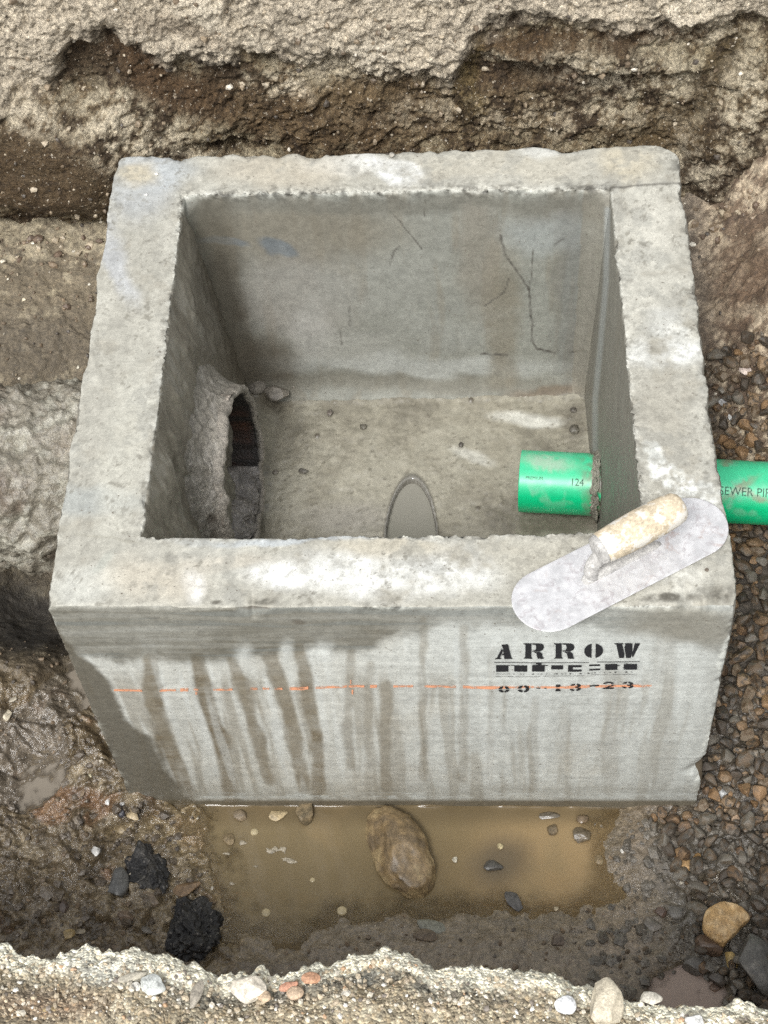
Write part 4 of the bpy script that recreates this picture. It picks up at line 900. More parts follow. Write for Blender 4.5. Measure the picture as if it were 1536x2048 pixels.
def mud_pipe():
    c0 = np.array([-.275, .02, -.335])
    root = empty('mud_covered_pipe', (-.62, .03, -.5), label='thick mud caked pipe entering the left basin wall with a dark open end', category='pipe')
    def tube(nm, x0, x1, r0, r1, amp, seed, stx=.0035, na=260, ystart=.02, col='mud', parent=root):
        xs = np.arange(x1, x0, stx); a = np.linspace(0, 2 * math.pi, na + 1)
        X, A = np.meshgrid(xs, a, indexing='ij'); X, A = X.ravel(), A.ravel()
        t = (X - x1) / (x0 - x1); r = r1 + (r0 - r1) * t
        ctr = np.stack([X, ystart + .0 * X, -.335 - .02 * np.clip(-.5 - X, 0, 1)], 1)
        nrm = np.stack([X * 0, np.cos(A), np.sin(A)], 1)
        P = ctr + nrm * r[:, None]
        Pm = np.stack([P[:, 0] + .6 * P[:, 1], (P[:, 1] - .6 * P[:, 0]) * 1.8, P[:, 2] * 1.8], 1)
        dd = amp * (fbm(Pm, 9, 4, seed) * .8 + .5 * fbm(P, 35, 4, seed + 1, .65) + .25 * ridged(P, 20, 3, seed + 2))
        P2 = P + nrm * dd[:, None]
        return P2, grid_faces(len(xs), na + 1), X
    # outside run, thick with clay, sloughing to a wide foot
    P, q, X = tube('pipe', -.475, -2.2, .158, .160, .034, 410, .0035)
    low = P[:, 2] < -.42
    P[:, 1] = np.where(low, .02 + (P[:, 1] - .02) * (1 + .0 * (-.42 - P[:, 2])), P[:, 1])
    n1 = fbm(P, 10, 4, 420); n2 = fbm(P, 40, 4, 421, .6)
    C = np.tile(np.array([.215, .185, .15]), (len(P), 1)); C = mix(C, (.38, .35, .30), sst(.0, .4, n2 + .5 * n1) * .7); C = mix(C, (.15, .11, .085), sst(.05, .45, -n1) * .8)
    C = mix(C, (.20, .15, .11), sst(.35, .6, fbm(P, 12, 3, 425)) * .5)
    C = mix(C, (.11, .085, .06), sst(-.40, -.47, P[:, 2]) * .6)  # shade painted on the underside so the pipe reads round
    np_mesh('clay_coat', P, q, C * np.array([.97, 1.02, .98]), .45 + .3 * n2, M['mud'], root)
    # stub inside the basin with a ragged collar
    P, q, X = tube('stub', -.279, -.40, .150, .158, .010, 430, .003)
    n1 = fbm(P, 12, 4, 431); n2 = fbm(P, 50, 4, 432, .6)
    P[:, 0] += np.where(X > -.30, .006 * fbm(P, 40, 3, 433), 0) - .10 * (-.58 * (P[:, 1] - .02) + .81 * (P[:, 2] + .335)) * sst(-.40, -.29, X)
    C = np.tile(np.array([.26, .225, .185]), (len(P), 1)); C = mix(C, (.38, .34, .29), sst(.0, .4, n2) * .7); C = mix(C, (.13, .11, .085), sst(.1, .5, -n1) * .7)
    np_mesh('pipe_stub', P, q, C, .4 + .3 * n2, M['mud'], root)
    # mortar packed round the stub, flaring onto the wall
    xs_ = np.linspace(0, 1, 34); a = np.linspace(0, 2 * math.pi, 261); T, A = np.meshgrid(xs_, a, indexing='ij'); T, A = T.ravel(), A.ravel()
    cir = np.stack([np.cos(A), np.sin(A), A * 0], 1)
    rag = 1 + .5 * fbm(cir, 3, 4, 460, .65)
    rr_ = .1530 + .004 * fbm(cir, 6, 3, 465) + (.060 * rag) * (1 - T) ** 1.6; X = -.352 + .066 * T + .006 * fbm(cir * 2 + T[:, None], 3, 3, 461) * T
    P = np.stack([X, .02 + rr_ * np.cos(A), -.335 + rr_ * np.sin(A)], 1)
    P[:, 0] += (.010 * ridged(P, 22, 4, 462) + .006 * fbm(P, 70, 3, 466, .7)) * (.3 + .7 * T) - .10 * (-.58 * (P[:, 1] - .02) + .81 * (P[:, 2] + .335)) * T
    n1 = fbm(P, 12, 4, 463); n2 = fbm(P, 55, 4, 464, .65)
    C = np.tile(np.array([.255, .235, .195]), (len(P), 1)); C = mix(C, (.40, .375, .33), sst(.05, .35, n2) * .6); C = mix(C, (.12, .10, .08), sst(.08, .4, -n1 - .4 * n2) * .8)
    np_mesh('mortar_collar', P, grid_faces(34, 261), C, .35 + .3 * n2, M['mud'], root)
    # rim ring and inside surface
    na = 200; a = np.linspace(0, 2 * math.pi, na + 1)
    rad = [.1545, .1540, .152, .149, .146, .142, .139, .138, .138, .138, .138, .13, .001]; xx = [-.292, -.284, -.278, -.2755, -.2745, -.2755, -.279, -.285, -.30, -.36, -.9, -1.2, -1.2]
    I, A = np.meshgrid(np.arange(len(rad)), a, indexing='ij'); I, A = I.ravel(), A.ravel()
    rr_, xr = np.array(rad)[I], np.array(xx)[I]
    wob = 1 + .045 * fbm(np.stack([np.cos(A), np.sin(A), A * 0], 1), 4, 4, 440)
    P = np.stack([xr + .004 * fbm(np.stack([np.cos(A), np.sin(A), xr], 1), 9, 3, 441), .02 + rr_ * wob * np.cos(A), -.335 + rr_ * wob * np.sin(A)], 1)
    P[:, 0] -= .10 * (-.58 * (P[:, 1] - .02) + .81 * (P[:, 2] + .335)) * sst(-.40, -.29, xr)
    C = np.tile(np.array([0.012, .009, .007]), (len(P), 1)); n2 = fbm(P * np.array([.3, 1, 1]), 40, 3, 442)  # near-black inside: the darkness of the hole is put into the colour
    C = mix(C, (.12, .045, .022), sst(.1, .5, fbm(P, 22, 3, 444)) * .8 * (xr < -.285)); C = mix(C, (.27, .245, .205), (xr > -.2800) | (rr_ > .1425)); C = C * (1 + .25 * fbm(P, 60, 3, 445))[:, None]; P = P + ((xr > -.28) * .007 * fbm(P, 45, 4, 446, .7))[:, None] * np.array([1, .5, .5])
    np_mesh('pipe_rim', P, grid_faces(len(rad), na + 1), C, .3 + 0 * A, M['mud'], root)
    # lumps of clay slumped into the opening
    Y, H = np.meshgrid(np.linspace(-1, 1, 110), np.linspace(0, 1, 90), indexing='ij'); Y, H = Y.ravel(), H.ravel()
    y = .136 * Y; zb = -np.sqrt(np.clip(.1375 ** 2 - y ** 2, 0, 1)); B0 = np.stack([y * 1.0, H * .13, y * 0], 1)
    top = -.085 + .085 * fbm(np.stack([y, y * 0, y * 0], 1), 16, 3, 453) - .35 * np.clip(y, 0, 1)
    z = zb + np.clip(top - zb, .0, 1) * H
    X = -.288 - .085 * H ** 1.5 - .10 * sst(.85, 1, H) + .012 * ridged(B0 * np.array([2.2, 1, 1]), 26, 4, 451) + .007 * fbm(B0, 60, 3, 454)
    P = np.stack([X, .02 + y, -.335 + z], 1); P[:, 0] -= .10 * (-.58 * y + .81 * z)
    n2 = fbm(P, 50, 4, 452); C = np.tile(np.array([.17, .155, .14]), (len(P), 1)); C = mix(C, (.34, .315, .29), sst(-.05, .35, n2) * .75)
    q = grid_faces(110, 90); q = q[((top - zb)[q] > .004).all(1)]
    np_mesh('clay_lump', P, q, C, .8 + .3 * n2, M['mud'], root)
mud_pipe()

# ================================================================== TROWEL
def trowel():
    z0 = .0075
    a_, b_ = up(1083, 1208, z0), up(1397, 1048, z0)
    cx = (a_ + b_) / 2; d = (b_ - a_)[:2]; ang = math.atan2(d[1], d[0])
    Lh, Wh = .172, .0515
    root = empty('trowel', (float(cx[0]), float(cx[1]), z0), label='round ended pool trowel with cream wooden handle lying on the basin corner', category='trowel')
    root.rotation_euler = (0, 0, ang)
    # blade: closed thin slab
    def outline(l, w_, n=28):
        pts = []
        for k in range(n + 1):
            t = -90 + 180 * k / n; pts.append((l - w_ + w_ * math.cos(R(t)), w_ * math.sin(R(t))))
        for k in range(n + 1):
            t = 90 + 180 * k / n; pts.append((-l + w_ + w_ * math.cos(R(t)), w_ * math.sin(R(t))))
        return pts
    rings = [(.0, 0), (.5, 0), (.8, 0), (.93, 0), (.985, 0), (1, .0001), (1.003, .0005), (1.0, .0010), (.99, .0012), (.93, .0012), (.8, .0012), (.6, .0012), (.4, .0012), (.2, .0012), (.0, .0012)]
    V, base = [], outline(Lh, Wh); nb = len(base)
    for s, zz in rings:
        for x, y in base:
            xx, yy = x, y
            if s < 1.01: # shrink towards the middle line
                core = max(-(Lh - Wh), min(Lh - Wh, x)); xx = core * (1 if s > .01 else .9) + (x - core) * s; yy = y * s
            V.append((xx, yy, zz - .0008 - .0000 * xx + .0016 * (xx / Lh) ** 2))
    P = np.array(V); q = []
    for r in range(len(rings) - 1):
        for k in range(nb): q.append((r * nb + k, r * nb + (k + 1) % nb, (r + 1) * nb + (k + 1) % nb, (r + 1) * nb + k))
    m, nt, b = new_mat('worn_steel_blade'); L = nt.links.new
    tc = N(nt, 'ShaderNodeTexCoord').outputs['Object']
    def nz(s, lo, hi, d=5., dist=0.):
        n = N(nt, 'ShaderNodeTexNoise', Scale=s, Detail=d, Roughness=.65, Distortion=dist); L(tc, n.inputs['Vector'])
        r = N(nt, 'ShaderNodeMapRange'); L(n.outputs[0], r.inputs[0]); r.inputs[1].default_value = lo; r.inputs[2].default_value = hi; return r.outputs[0]
    def mxc(f, a, c):
        x = N(nt, 'ShaderNodeMix', data_type='RGBA'); L(f, x.inputs[0])
        if isinstance(a, tuple): x.inputs[6].default_value = (*a, 1)
        else: L(a, x.inputs[6])
        x.inputs[7].default_value = (*c, 1); return x.outputs[2]
    c = mxc(nz(38, .40, .62), (.76, .76, .77), (.60, .60, .61)); c = mxc(nz(60, .53, .70, 6, 1.2), c, (.50, .47, .48)); c = mxc(nz(20, .60, .74, 6, 1.0), c, (.52, .43, .40)); c = mxc(nz(140, .62, .72), c, (.86, .86, .84)); c = mxc(nz(26, .74, .76), c, (.8, .4, .15))
    L(c, b.inputs['Base Color']); b.inputs['Metallic'].default_value = .35; L(nz(30, .2, .9), b.inputs['Roughness'])
    bp = N(nt, 'ShaderNodeBump', Strength=.3, Distance=.0006); L(nz(140, .3, .7), bp.inputs['Height']); L(bp.outputs[0], b.inputs['Normal'])
    np_mesh('blade', P, q, None, None, m, root, org=np.zeros(3))
    # loft helper in the trowel's own frame
    def loft(nm, secs, mat, n=28, cols=None, e=2.0, parent=root):
        V = []
        for (x, y, z, ry, rz, tx, tz) in secs:       # tx, tz: unit tangent in the xz plane
            for k in range(n):
                a = 2 * math.pi * k / n; ca, sa = math.cos(a), math.sin(a)
                ca = math.copysign(abs(ca) ** (2 / e), ca); sa = math.copysign(abs(sa) ** (2 / e), sa)
                V.append((x - tz * rz * sa, y + ry * ca, z + tx * rz * sa))
        q = []
        for r in range(len(secs) - 1):
            for k in range(n): q.append((r * n + k, r * n + (k + 1) % n, (r + 1) * n + (k + 1) % n, (r + 1) * n + k))
        c0, c1 = len(V), len(V) + 1
        V.append(secs[0][:3]); V.append(secs[-1][:3])
        t = [(c0, (k + 1) % n, k) for k in range(n)] + [(c1, (len(secs) - 1) * n + k, (len(secs) - 1) * n + (k + 1) % n) for k in range(n)]
        return np_mesh(nm, V, q, None, None, mat, parent, org=np.zeros(3), tris=t)
    steel = surf('cast_bracket', (.46, .45, .43), rough=(.6, .4), bump=((90, .4, .001),), mott=.3, mscale=70, speck=(120, .62, (.66, .65, .62)), spec=.5)
    # rib along the blade
    hx = -.052
    loft('mounting_rib', [(hx - .012, 0, .001, .004, .003, 1, 0), (hx - .008, 0, .003, .0075, .006, 1, 0), (hx + .02, 0, .004, .008, .009, 1, 0), (hx + .06, 0, .003, .007, .006, 1, 0), (hx + .110, 0, .002, .006, .004, 1, 0), (hx + .118, 0, .001, .003, .002, 1, 0)], steel, e=3)
    # curved post up to the front of the handle
    post = []
    for k in range(9):
        t = k / 8; x = hx + .004 - .008 * math.sin(t * math.pi) + .026 * t ** 2; z = .004 + .058 * t
        post.append((x, 0, z, .0085 + .003 * t, .010 + .004 * t, math.sin(.25 + .6 * t) * .6, math.sqrt(1 - (math.sin(.25 + .6 * t) * .6) ** 2)))
    loft('post', post, steel)
    wood = surf('weathered_wood_handle', (.62, .53, .39), rough=(.85, .7), bump=((70, .5, .0015), (300, .5, .0008)), mott=.30, mscale=40, speck=(45, .50, (.74, .71, .64)), spec=.3)
    tilt = .10; ct, st_ = math.cos(tilt), math.sin(tilt)
    hs_ = []
    for t, r in ((0, .0145), (.01, .0165), (.03, .0178), (.12, .0185), (.3, .0196), (.5, .0200), (.7, .0196), (.85, .0188), (.94, .0172), (.985, .0135), (1, .009)):
        l = .136 * t; hs_.append((hx + .012 + l * ct, 0, .066 + l * st_ * .6, r * 1.3, r * 1.26, ct, st_))
    loft('handle', hs_, wood, n=36)
    loft('ferrule', [(hx + .005, 0, .065, .0150, .015, 1, .08), (hx + .007, 0, .0652, .0205, .0200, 1, .08), (hx + .018, 0, .066, .0232, .0225, 1, .08)], steel, n=36)
trowel()

# ================================================================== STONES
def ico(sub):
    import bmesh
    bm = bmesh.new(); bmesh.ops.create_icosphere(bm, subdivisions=sub, radius=1)
    V = np.array([v.co[:] for v in bm.verts]); F = np.array([[v.index for v in f.verts] for f in bm.faces]); bm.free(); return V, F
ICO = {k: ico(k) for k in (3, 4, 5)}
def rock(seed, sub=3, cuts=13, rough=.05, ang=.55, col=(.2, .15, .1), col2=None, mud=0, mudcol=(.17, .14, .10), wet=.3, dims=(1, 1, 1), fine=.0, mat=None, sharp=22):
    rs = np.random.RandomState(seed); V, F = ICO[sub]; V = V.copy()
    for _ in range(cuts):
        d = rs.normal(size=3); d /= np.linalg.norm(d); h = ang + rs.rand() * (1 - ang) * .75
        t = V @ d; V = V - np.maximum(t - h, 0)[:, None] * d * .93
    nr = V / np.linalg.norm(V, axis=1)[:, None]
    V = V + nr * (rough * fbm(V + seed * 3.7, 1.6, 4, seed))[:, None] + nr * (fine * fbm(V + seed, 7, 3, seed + 3, .7))[:, None]
    V = V * np.array(dims)
    n = fbm(V / np.linalg.norm(dims) * 1.7 + seed, 3, 4, seed + 9)
    C = np.tile(np.array(col), (len(V), 1))
    if col2 is not None: C = mix(C, col2, sst(-.1, .4, n))
    if mud: C = mix(C, mudcol, sst(.1, -.3, n + .8 * (V[:, 2] / dims[2]) - mud) )
    me = bpy.data.meshes.new('stone_mesh')
    me.from_pydata([], [], []); 
    o = np_mesh('tmp', V, None, C, np.full(len(V), wet) + .2 * n, mat or M['stone'], None, True, np.zeros(3), tris=F, sharp=sharp)
    me = o.data; bpy.data.objects.remove(o); return me
def place(name, me, loc, rot, scale, **props):
    o = bpy.data.objects.new(name, me); o.location = tuple(float(v) for v in loc); o.rotation_euler = rot; o.scale = scale if hasattr(scale, '__len__') else (scale,) * 3
    return put(o, **props)
def gz(x, y):
    P = np.array([[x, y, 0.]]); P[0, 2] = ground_z(P[:, 0], P[:, 1])[0]; px, py = topx(P)
    return float(ground_height(P[:, :2], px, py)[0][0])
def on_ground(px, py):
    z = -.6
    for _ in range(14): p = up(px, py, z); z = .5 * z + .5 * gz(p[0], p[1])
    p = up(px, py, z); return p[0], p[1], gz(p[0], p[1])
PXM = 1 / 1290.      # metres per photograph pixel at trench depth, about
def stone_at(px, py, wpx, hpx, seed, label, name='stone', cat='stone', z=None, rotz=0, flat=.6, sink=.25, sub=4, **k):
    if z is None: x, y, zz = on_ground(px, py)
    else: x, y, zz = *up(px, py, z)[:2], z
    s = PXM * (1 if zz < -.3 else .86)
    a, b = wpx * s / 2, hpx * s / 2 * 1.12; c = flat * min(a, b)
    me = rock(seed, sub, dims=(a * 1.12, b * 1.12, c * 1.1), **k)
    return place(name, me, (x, y, zz + c * (1 - 2 * sink)), (0, 0, R(rotz)), 1, label=label, category=cat)
# --- hand placed stones
x_, y_ = up(800, 1705, Zw)[:2]
me = rock(11, 5, 8, .16, .72, (.22, .155, .08), (.15, .11, .065), .15, (.30, .225, .12), .55, (.052, .088, .042), .02)
me.update()
place('boulder', me, (x_, y_, Zw + .004), (0, 0, R(28)), 1, label='large mud coated rock sitting in the middle of the puddle', category='rock')
stone_at(612, 1632, 44, 50, 12, 'small muddy rock poking out of the puddle against the basin foot', z=Zw, flat=.8, col=(.26, .2, .12), col2=(.16, .13, .08))
stone_at(556, 1630, 42, 26, 13, 'pale tan flat stone half sunk in the puddle at the basin foot', z=Zw, flat=.4, col=(.42, .33, .19))
stone_at(480, 1633, 34, 24, 14, 'brown flat stone at the puddle edge left of the pale tan one', z=Zw, flat=.5, col=(.22, .17, .11))
stone_at(456, 1680, 26, 30, 15, 'small round brown stone in the shallow left side of the puddle', z=Zw, flat=.5, col=(.25, .19, .11))
stone_at(985, 1733, 42, 24, 16, 'dark wet stone in the puddle right of the large rock', z=Zw, flat=.5, col=(.09, .085, .075), wet=.8)
stone_at(1028, 1802, 30, 44, 17, 'thin dark grey stone at the right front part of the puddle', z=Zw, flat=.35, rotz=35, col=(.10, .095, .09), wet=.8)
stone_at(864, 1853, 62, 26, 18, 'flat grey green stone on the near shore of the puddle', flat=.35, rotz=-20, col=(.21, .21, .17), wet=.6)
stone_at(850, 1872, 48, 24, 19, 'brown clod just below the flat grey green stone', flat=.5, rotz=-10, col=(.15, .115, .08), name='mud_clod', cat='clod')
stone_at(1163, 1672, 42, 34, 20, 'dark muddy stone in the puddle near the right shore', z=Zw, flat=.5, rotz=20, col=(.15, .12, .08), wet=.8)
stone_at(1105, 1661, 26, 22, 21, 'small brown stone left of the dark muddy one in the puddle', z=Zw, flat=.5, rotz=45, col=(.17, .13, .08), wet=.8)
stone_at(1095, 1633, 52, 16, 22, 'flat dark stone at the foot of the basin front wall on the right', z=Zw, flat=.5, col=(.13, .11, .08), wet=.9)
stone_at(1165, 1640, 24, 24, 23, 'round brown stone at the waterline beside the basin front wall', z=Zw, flat=.6, col=(.19, .14, .09), wet=.9)
stone_at(1198, 1720, 18, 20, 24, 'small brown pebble at the right rim of the puddle', z=Zw, flat=.5, col=(.24, .18, .1), name='pebble', cat='pebble')
stone_at(1115, 1883, 28, 26, 25, 'round dark clod pressed into the wet shore', flat=.35, col=(.13, .1, .075), name='mud_clod', cat='clod')
stone_at(1300, 1852, 46, 34, 26, 'flat grey stone in the mud right of the puddle', flat=.3, rotz=15, col=(.17, .15, .125), wet=.7)
stone_at(910, 1720, 14, 12, 27, 'small white pebble floating right of the large rock', z=Zw + .001, flat=.5, col=(.6, .56, .45), name='pebble', cat='pebble')
stone_at(1000, 1693, 14, 12, 28, 'small yellowish pebble above the dark wet stone in the puddle', z=Zw + .001, flat=.5, col=(.5, .42, .24), name='pebble', cat='pebble')
stone_at(1112, 1818, 10, 9, 29, 'tiny tan pebble in the lower right of the puddle', z=Zw + .001, flat=.5, col=(.5, .42, .28), name='pebble', cat='pebble')
def foam():
    m = surf('dirty_foam', (.42, .37, .28), rough=(.35, .3), bump=((300, .8, .001),), mott=.3, mscale=150)
    for k, (px, py, w_, h_, lb) in enumerate(((555, 1700, 55, 20, 'scum patch on the puddle between the left shore and the rock'), (580, 1722, 45, 16, 'pale scum patch just below the larger one'), (512, 1733, 14, 8, 'small round scum spot left of the scum patches'), (487, 1686, 20, 10, 'scum blot near the left shore of the puddle'), (450, 1708, 22, 7, 'thin scum streak at the left shore of the puddle'), (465, 1768, 16, 9, 'small scum blot by the lower left shore of the puddle'))):
        x, y, _ = up(px, py, Zw); s = PXM
        P, nu, nv = patch((-w_ * s / 2, -h_ * s * .6, 0), (w_ * s / 2, -h_ * s * .6, 0), (-w_ * s / 2, h_ * s * .6, 0), (w_ * s / 2, h_ * s * .6, 0), .0007)
        u = P[:, 0] / (w_ * s / 2); v = P[:, 1] / (h_ * s * .6)
        h = .55 - np.sqrt(u * u + v * v) * .75 + .8 * fbm(P + k, 90, 4, 500 + k, .6)
        P[:, 2] = np.clip(h, 0, .35) * .006
        q = grid_faces(nu, nv); q = q[(h[q] > 0).all(1)]
        P = P + np.array([x, y, Zw + .0008])
        np_mesh('scum_patch', P, q, None, None, m, org=np.array([x, y, Zw]), label=lb, category='scum')
foam()
def bubble_rings():
    m, nt, b = new_mat('bubble_film'); b.inputs['Base Color'].default_value = (.5, .42, .26, 1); b.inputs['Roughness'].default_value = .08
    for k, (px, py, r, lb) in enumerate(((532, 1826, 10, 'air bubble on the puddle at the lower left'), (684, 1822, 11, 'air bubble on the puddle below the large rock'), (625, 1760, 6, 'tiny air bubble on the puddle left of the large rock'), (1198, 1722, 9, 'air bubble beside the pebble at the right rim of the puddle'), (509, 1664, 9, 'air bubble on the puddle in front of the basin foot'))):
        zb = Zw if py > 1100 else ZF - .010
        x, y, _ = up(px, py, zb); V, F = ICO[3]; V = V * np.array([r, r, r * .45]) * PXM
        np_mesh('air_bubble', V + np.array([x, y, zb]), None, None, None, m, org=np.array([x, y, zb]), tris=F, label=lb, category='bubble')
bubble_rings()
# asphalt lumps
M['asphalt'] = surf('black_asphalt', rough=(.75, .25), bump=((90, .8, .003), (300, .8, .0015)), mott=.5, mscale=140, speck=(130, .60, (.15, .14, .125)), spec=.5)
stone_at(382, 1862, 120, 112, 31, 'large black asphalt lump in the mud next to the near bank', name='asphalt_lump', cat='asphalt lump', flat=.6, rotz=-30, sub=5, cuts=9, rough=.42, ang=.5, fine=.2, col=(.018, .018, .019), col2=(.035, .034, .032), wet=.5, mat=M['asphalt'], sink=.3)
stone_at(298, 1742, 84, 96, 32, 'smaller black asphalt lump with a cream pebble beside it', name='asphalt_lump', cat='asphalt lump', flat=.5, rotz=25, sub=5, cuts=9, rough=.42, ang=.5, fine=.2, col=(.018, .018, .019), col2=(.05, .047, .042), wet=.5, mat=M['asphalt'], sink=.35)
stone_at(236, 1768, 46, 60, 33, 'dark grey wet clod left of the smaller black lump', name='mud_clod', cat='clod', flat=.5, col=(.10, .10, .095), wet=.8)
stone_at(374, 1780, 60, 30, 34, 'brown wedge shaped stone between the two black lumps', flat=.5, rotz=20, col=(.20, .13, .07), wet=.5)
for k, (px, py, w_, h_, c, lb, nm) in enumerate([
    (266, 1633, 34, 22, (.50, .40, .25), 'tan pebble in the mud beside the lower left corner of the basin', 'pebble'), (247, 1660, 30, 22, (.32, .25, .15), 'dull brown stone just below the tan pebble', 'stone'),
    (242, 1624, 18, 26, (.03, .03, .04), 'small black stone under a white chip near the basin corner', 'stone'), (244, 1608, 11, 9, (.7, .7, .68), 'white chip on top of the small black stone', 'pebble'),
    (215, 1605, 12, 12, (.72, .71, .68), 'white chip left of the basin corner', 'pebble'), (192, 1703, 18, 22, (.62, .61, .58), 'whitish pebble in the lumpy mud on the left', 'pebble'),
    (268, 1756, 24, 22, (.66, .60, .48), 'cream pebble lying on the smaller black lump', 'pebble'), (180, 1552, 10, 8, (.5, .45, .3), 'tiny yellowish pebble in the mud left of the basin', 'pebble'),
    (14, 1432, 24, 30, (.58, .52, .40), 'pale pebble at the left edge of the view beside the wet mud', 'pebble'), (26, 1400, 20, 10, (.42, .38, .30), 'flat grey pebble above the pale one at the left edge', 'pebble'),
    (138, 1870, 26, 20, (.36, .27, .13), 'yellow brown stone near the near bank on the left', 'stone'), (160, 1862, 26, 18, (.34, .29, .21), 'light brown stone beside the yellow brown one', 'stone'),
    (130, 1815, 22, 24, (.10, .075, .06), 'dark round stone in the mud on the far left', 'stone'), (252, 1835, 34, 26, (.19, .14, .1), 'brown stone in the mud left of the large black lump', 'stone'),
    (412, 1800, 10, 12, (.6, .55, .46), 'small pale pebble right of the brown wedge shaped stone', 'pebble'), (424, 1778, 9, 9, (.62, .58, .5), 'tiny pale pebble at the left rim of the puddle', 'pebble'),
    (292, 1860, 30, 14, (.16, .145, .12), 'flat grey chip left of the large black lump', 'stone'), (300, 1800, 50, 22, (.17, .13, .09), 'long brown stone under the smaller black lump', 'stone'),
    (6, 524, 16, 14, (.66, .6, .48), 'white pebble on the dry soil at the far left edge', 'pebble'), (48, 600, 12, 10, (.62, .55, .4), 'pale pebble on the soil left of the basin', 'pebble'), (66, 487, 10, 9, (.62, .58, .46), 'small pale pebble near the foot of the bank', 'pebble'),
    (156, 735, 8, 8, (.66, .62, .5), 'tiny white pebble above the mud caked pipe', 'pebble'), (178, 570, 9, 8, (.66, .62, .52), 'tiny white pebble close to the left wall of the basin', 'pebble'), (215, 478, 10, 8, (.62, .58, .48), 'tiny cream pebble by the back left corner of the basin', 'pebble'),
    (1387, 490, 18, 13, (.72, .68, .58), 'white pebble on the soil right of the basin', 'pebble'), (1488, 746, 32, 22, (.62, .52, .46), 'pinkish white oval stone at the top of the brown gravel', 'stone'),
    (1459, 836, 14, 14, (.66, .66, .64), 'small white stone in the gravel above the green pipe', 'stone'), (1446, 808, 20, 22, (.42, .42, .42), 'light grey stone in the gravel near the basin wall', 'stone'),
    (1442, 1588, 30, 26, (.50, .51, .50), 'whitish grey angular stone by the lower right corner of the basin', 'stone'), (1495, 1650, 24, 30, (.50, .43, .33), 'cream angular stone in the gravel at lower right', 'stone'),
    (1470, 1640, 20, 26, (.42, .30, .20), 'light orange stone left of the cream angular one', 'stone'), (1372, 1730, 28, 28, (.48, .31, .15), 'orange tan stone at the top of a cluster right of the puddle', 'stone'),
    (1362, 1750, 28, 22, (.42, .29, .15), 'tan stone at the bottom of the cluster right of the puddle', 'stone'), (1358, 1708, 28, 24, (.30, .19, .10), 'rust brown stone in the cluster right of the puddle', 'stone'), (1392, 1722, 18, 40, (.36, .22, .09), 'narrow orange stone in the cluster right of the puddle', 'stone'),
    (1456, 1715, 14, 14, (.6, .54, .42), 'small cream pebble in the dark gravel at lower right', 'pebble'), (1244, 1703, 9, 9, (.7, .68, .62), 'tiny white pebble on the right shore of the puddle', 'pebble'),
    (1462, 1922, 26, 34, (.46, .33, .13), 'yellow stone below the big orange rock', 'stone'), (1322, 1826, 24, 20, (.12, .08, .06), 'small dark brown stone in the mud left of the big orange rock', 'stone'), (1350, 1828, 34, 26, (.14, .13, .115), 'grey muddy stone left of the big orange rock', 'stone'),
    (1435, 1955, 44, 44, (.10, .085, .07), 'dark brown stone below the big orange rock', 'stone'), (1385, 1930, 46, 46, (.13, .12, .105), 'dark grey muddy stone left of the yellow stone', 'stone'),
    (1430, 1975, 26, 22, (.16, .105, .075), 'reddish brown stone beside the pink water at lower right', 'stone')]):
    stone_at(px, py, w_, h_, 100 + k, lb, name=nm, cat=nm, flat=.62, rotz=(k * 53) % 60 - 30, col=c, wet=.1 if c[0] > .5 else .5, sub=3, sink=.2, mott=0) if False else \
        stone_at(px, py, w_, h_, 100 + k, lb, name=nm, cat=nm, flat=.62, rotz=(k * 53) % 60 - 30, col=c, wet=.1 if c[0] > .5 else .5, sub=3, sink=.2)
stone_at(1450, 1858, 84, 82, 51, 'big orange tan rock resting on the dark stones at lower right', name='rock', cat='rock', flat=.7, rotz=-35, sub=5, cuts=9, rough=.14, ang=.5, col=(.42, .27, .12), col2=(.52, .37, .2), sink=0.05, wet=.4)
stone_at(1416, 1896, 54, 42, 52, 'smooth dark brown stone wedged under the big orange rock', name='rock', cat='rock', flat=.6, rotz=-25, sub=4, cuts=8, ang=.55, col=(.12, .08, .055), wet=.7, sink=.1)
stone_at(1512, 1935, 84, 110, 53, 'large smooth grey rock at the lower right edge of the view', name='rock', cat='rock', flat=.6, rotz=25, sub=5, cuts=8, ang=.55, col=(.115, .11, .10), col2=(.17, .16, .14), wet=.5, sink=.2)
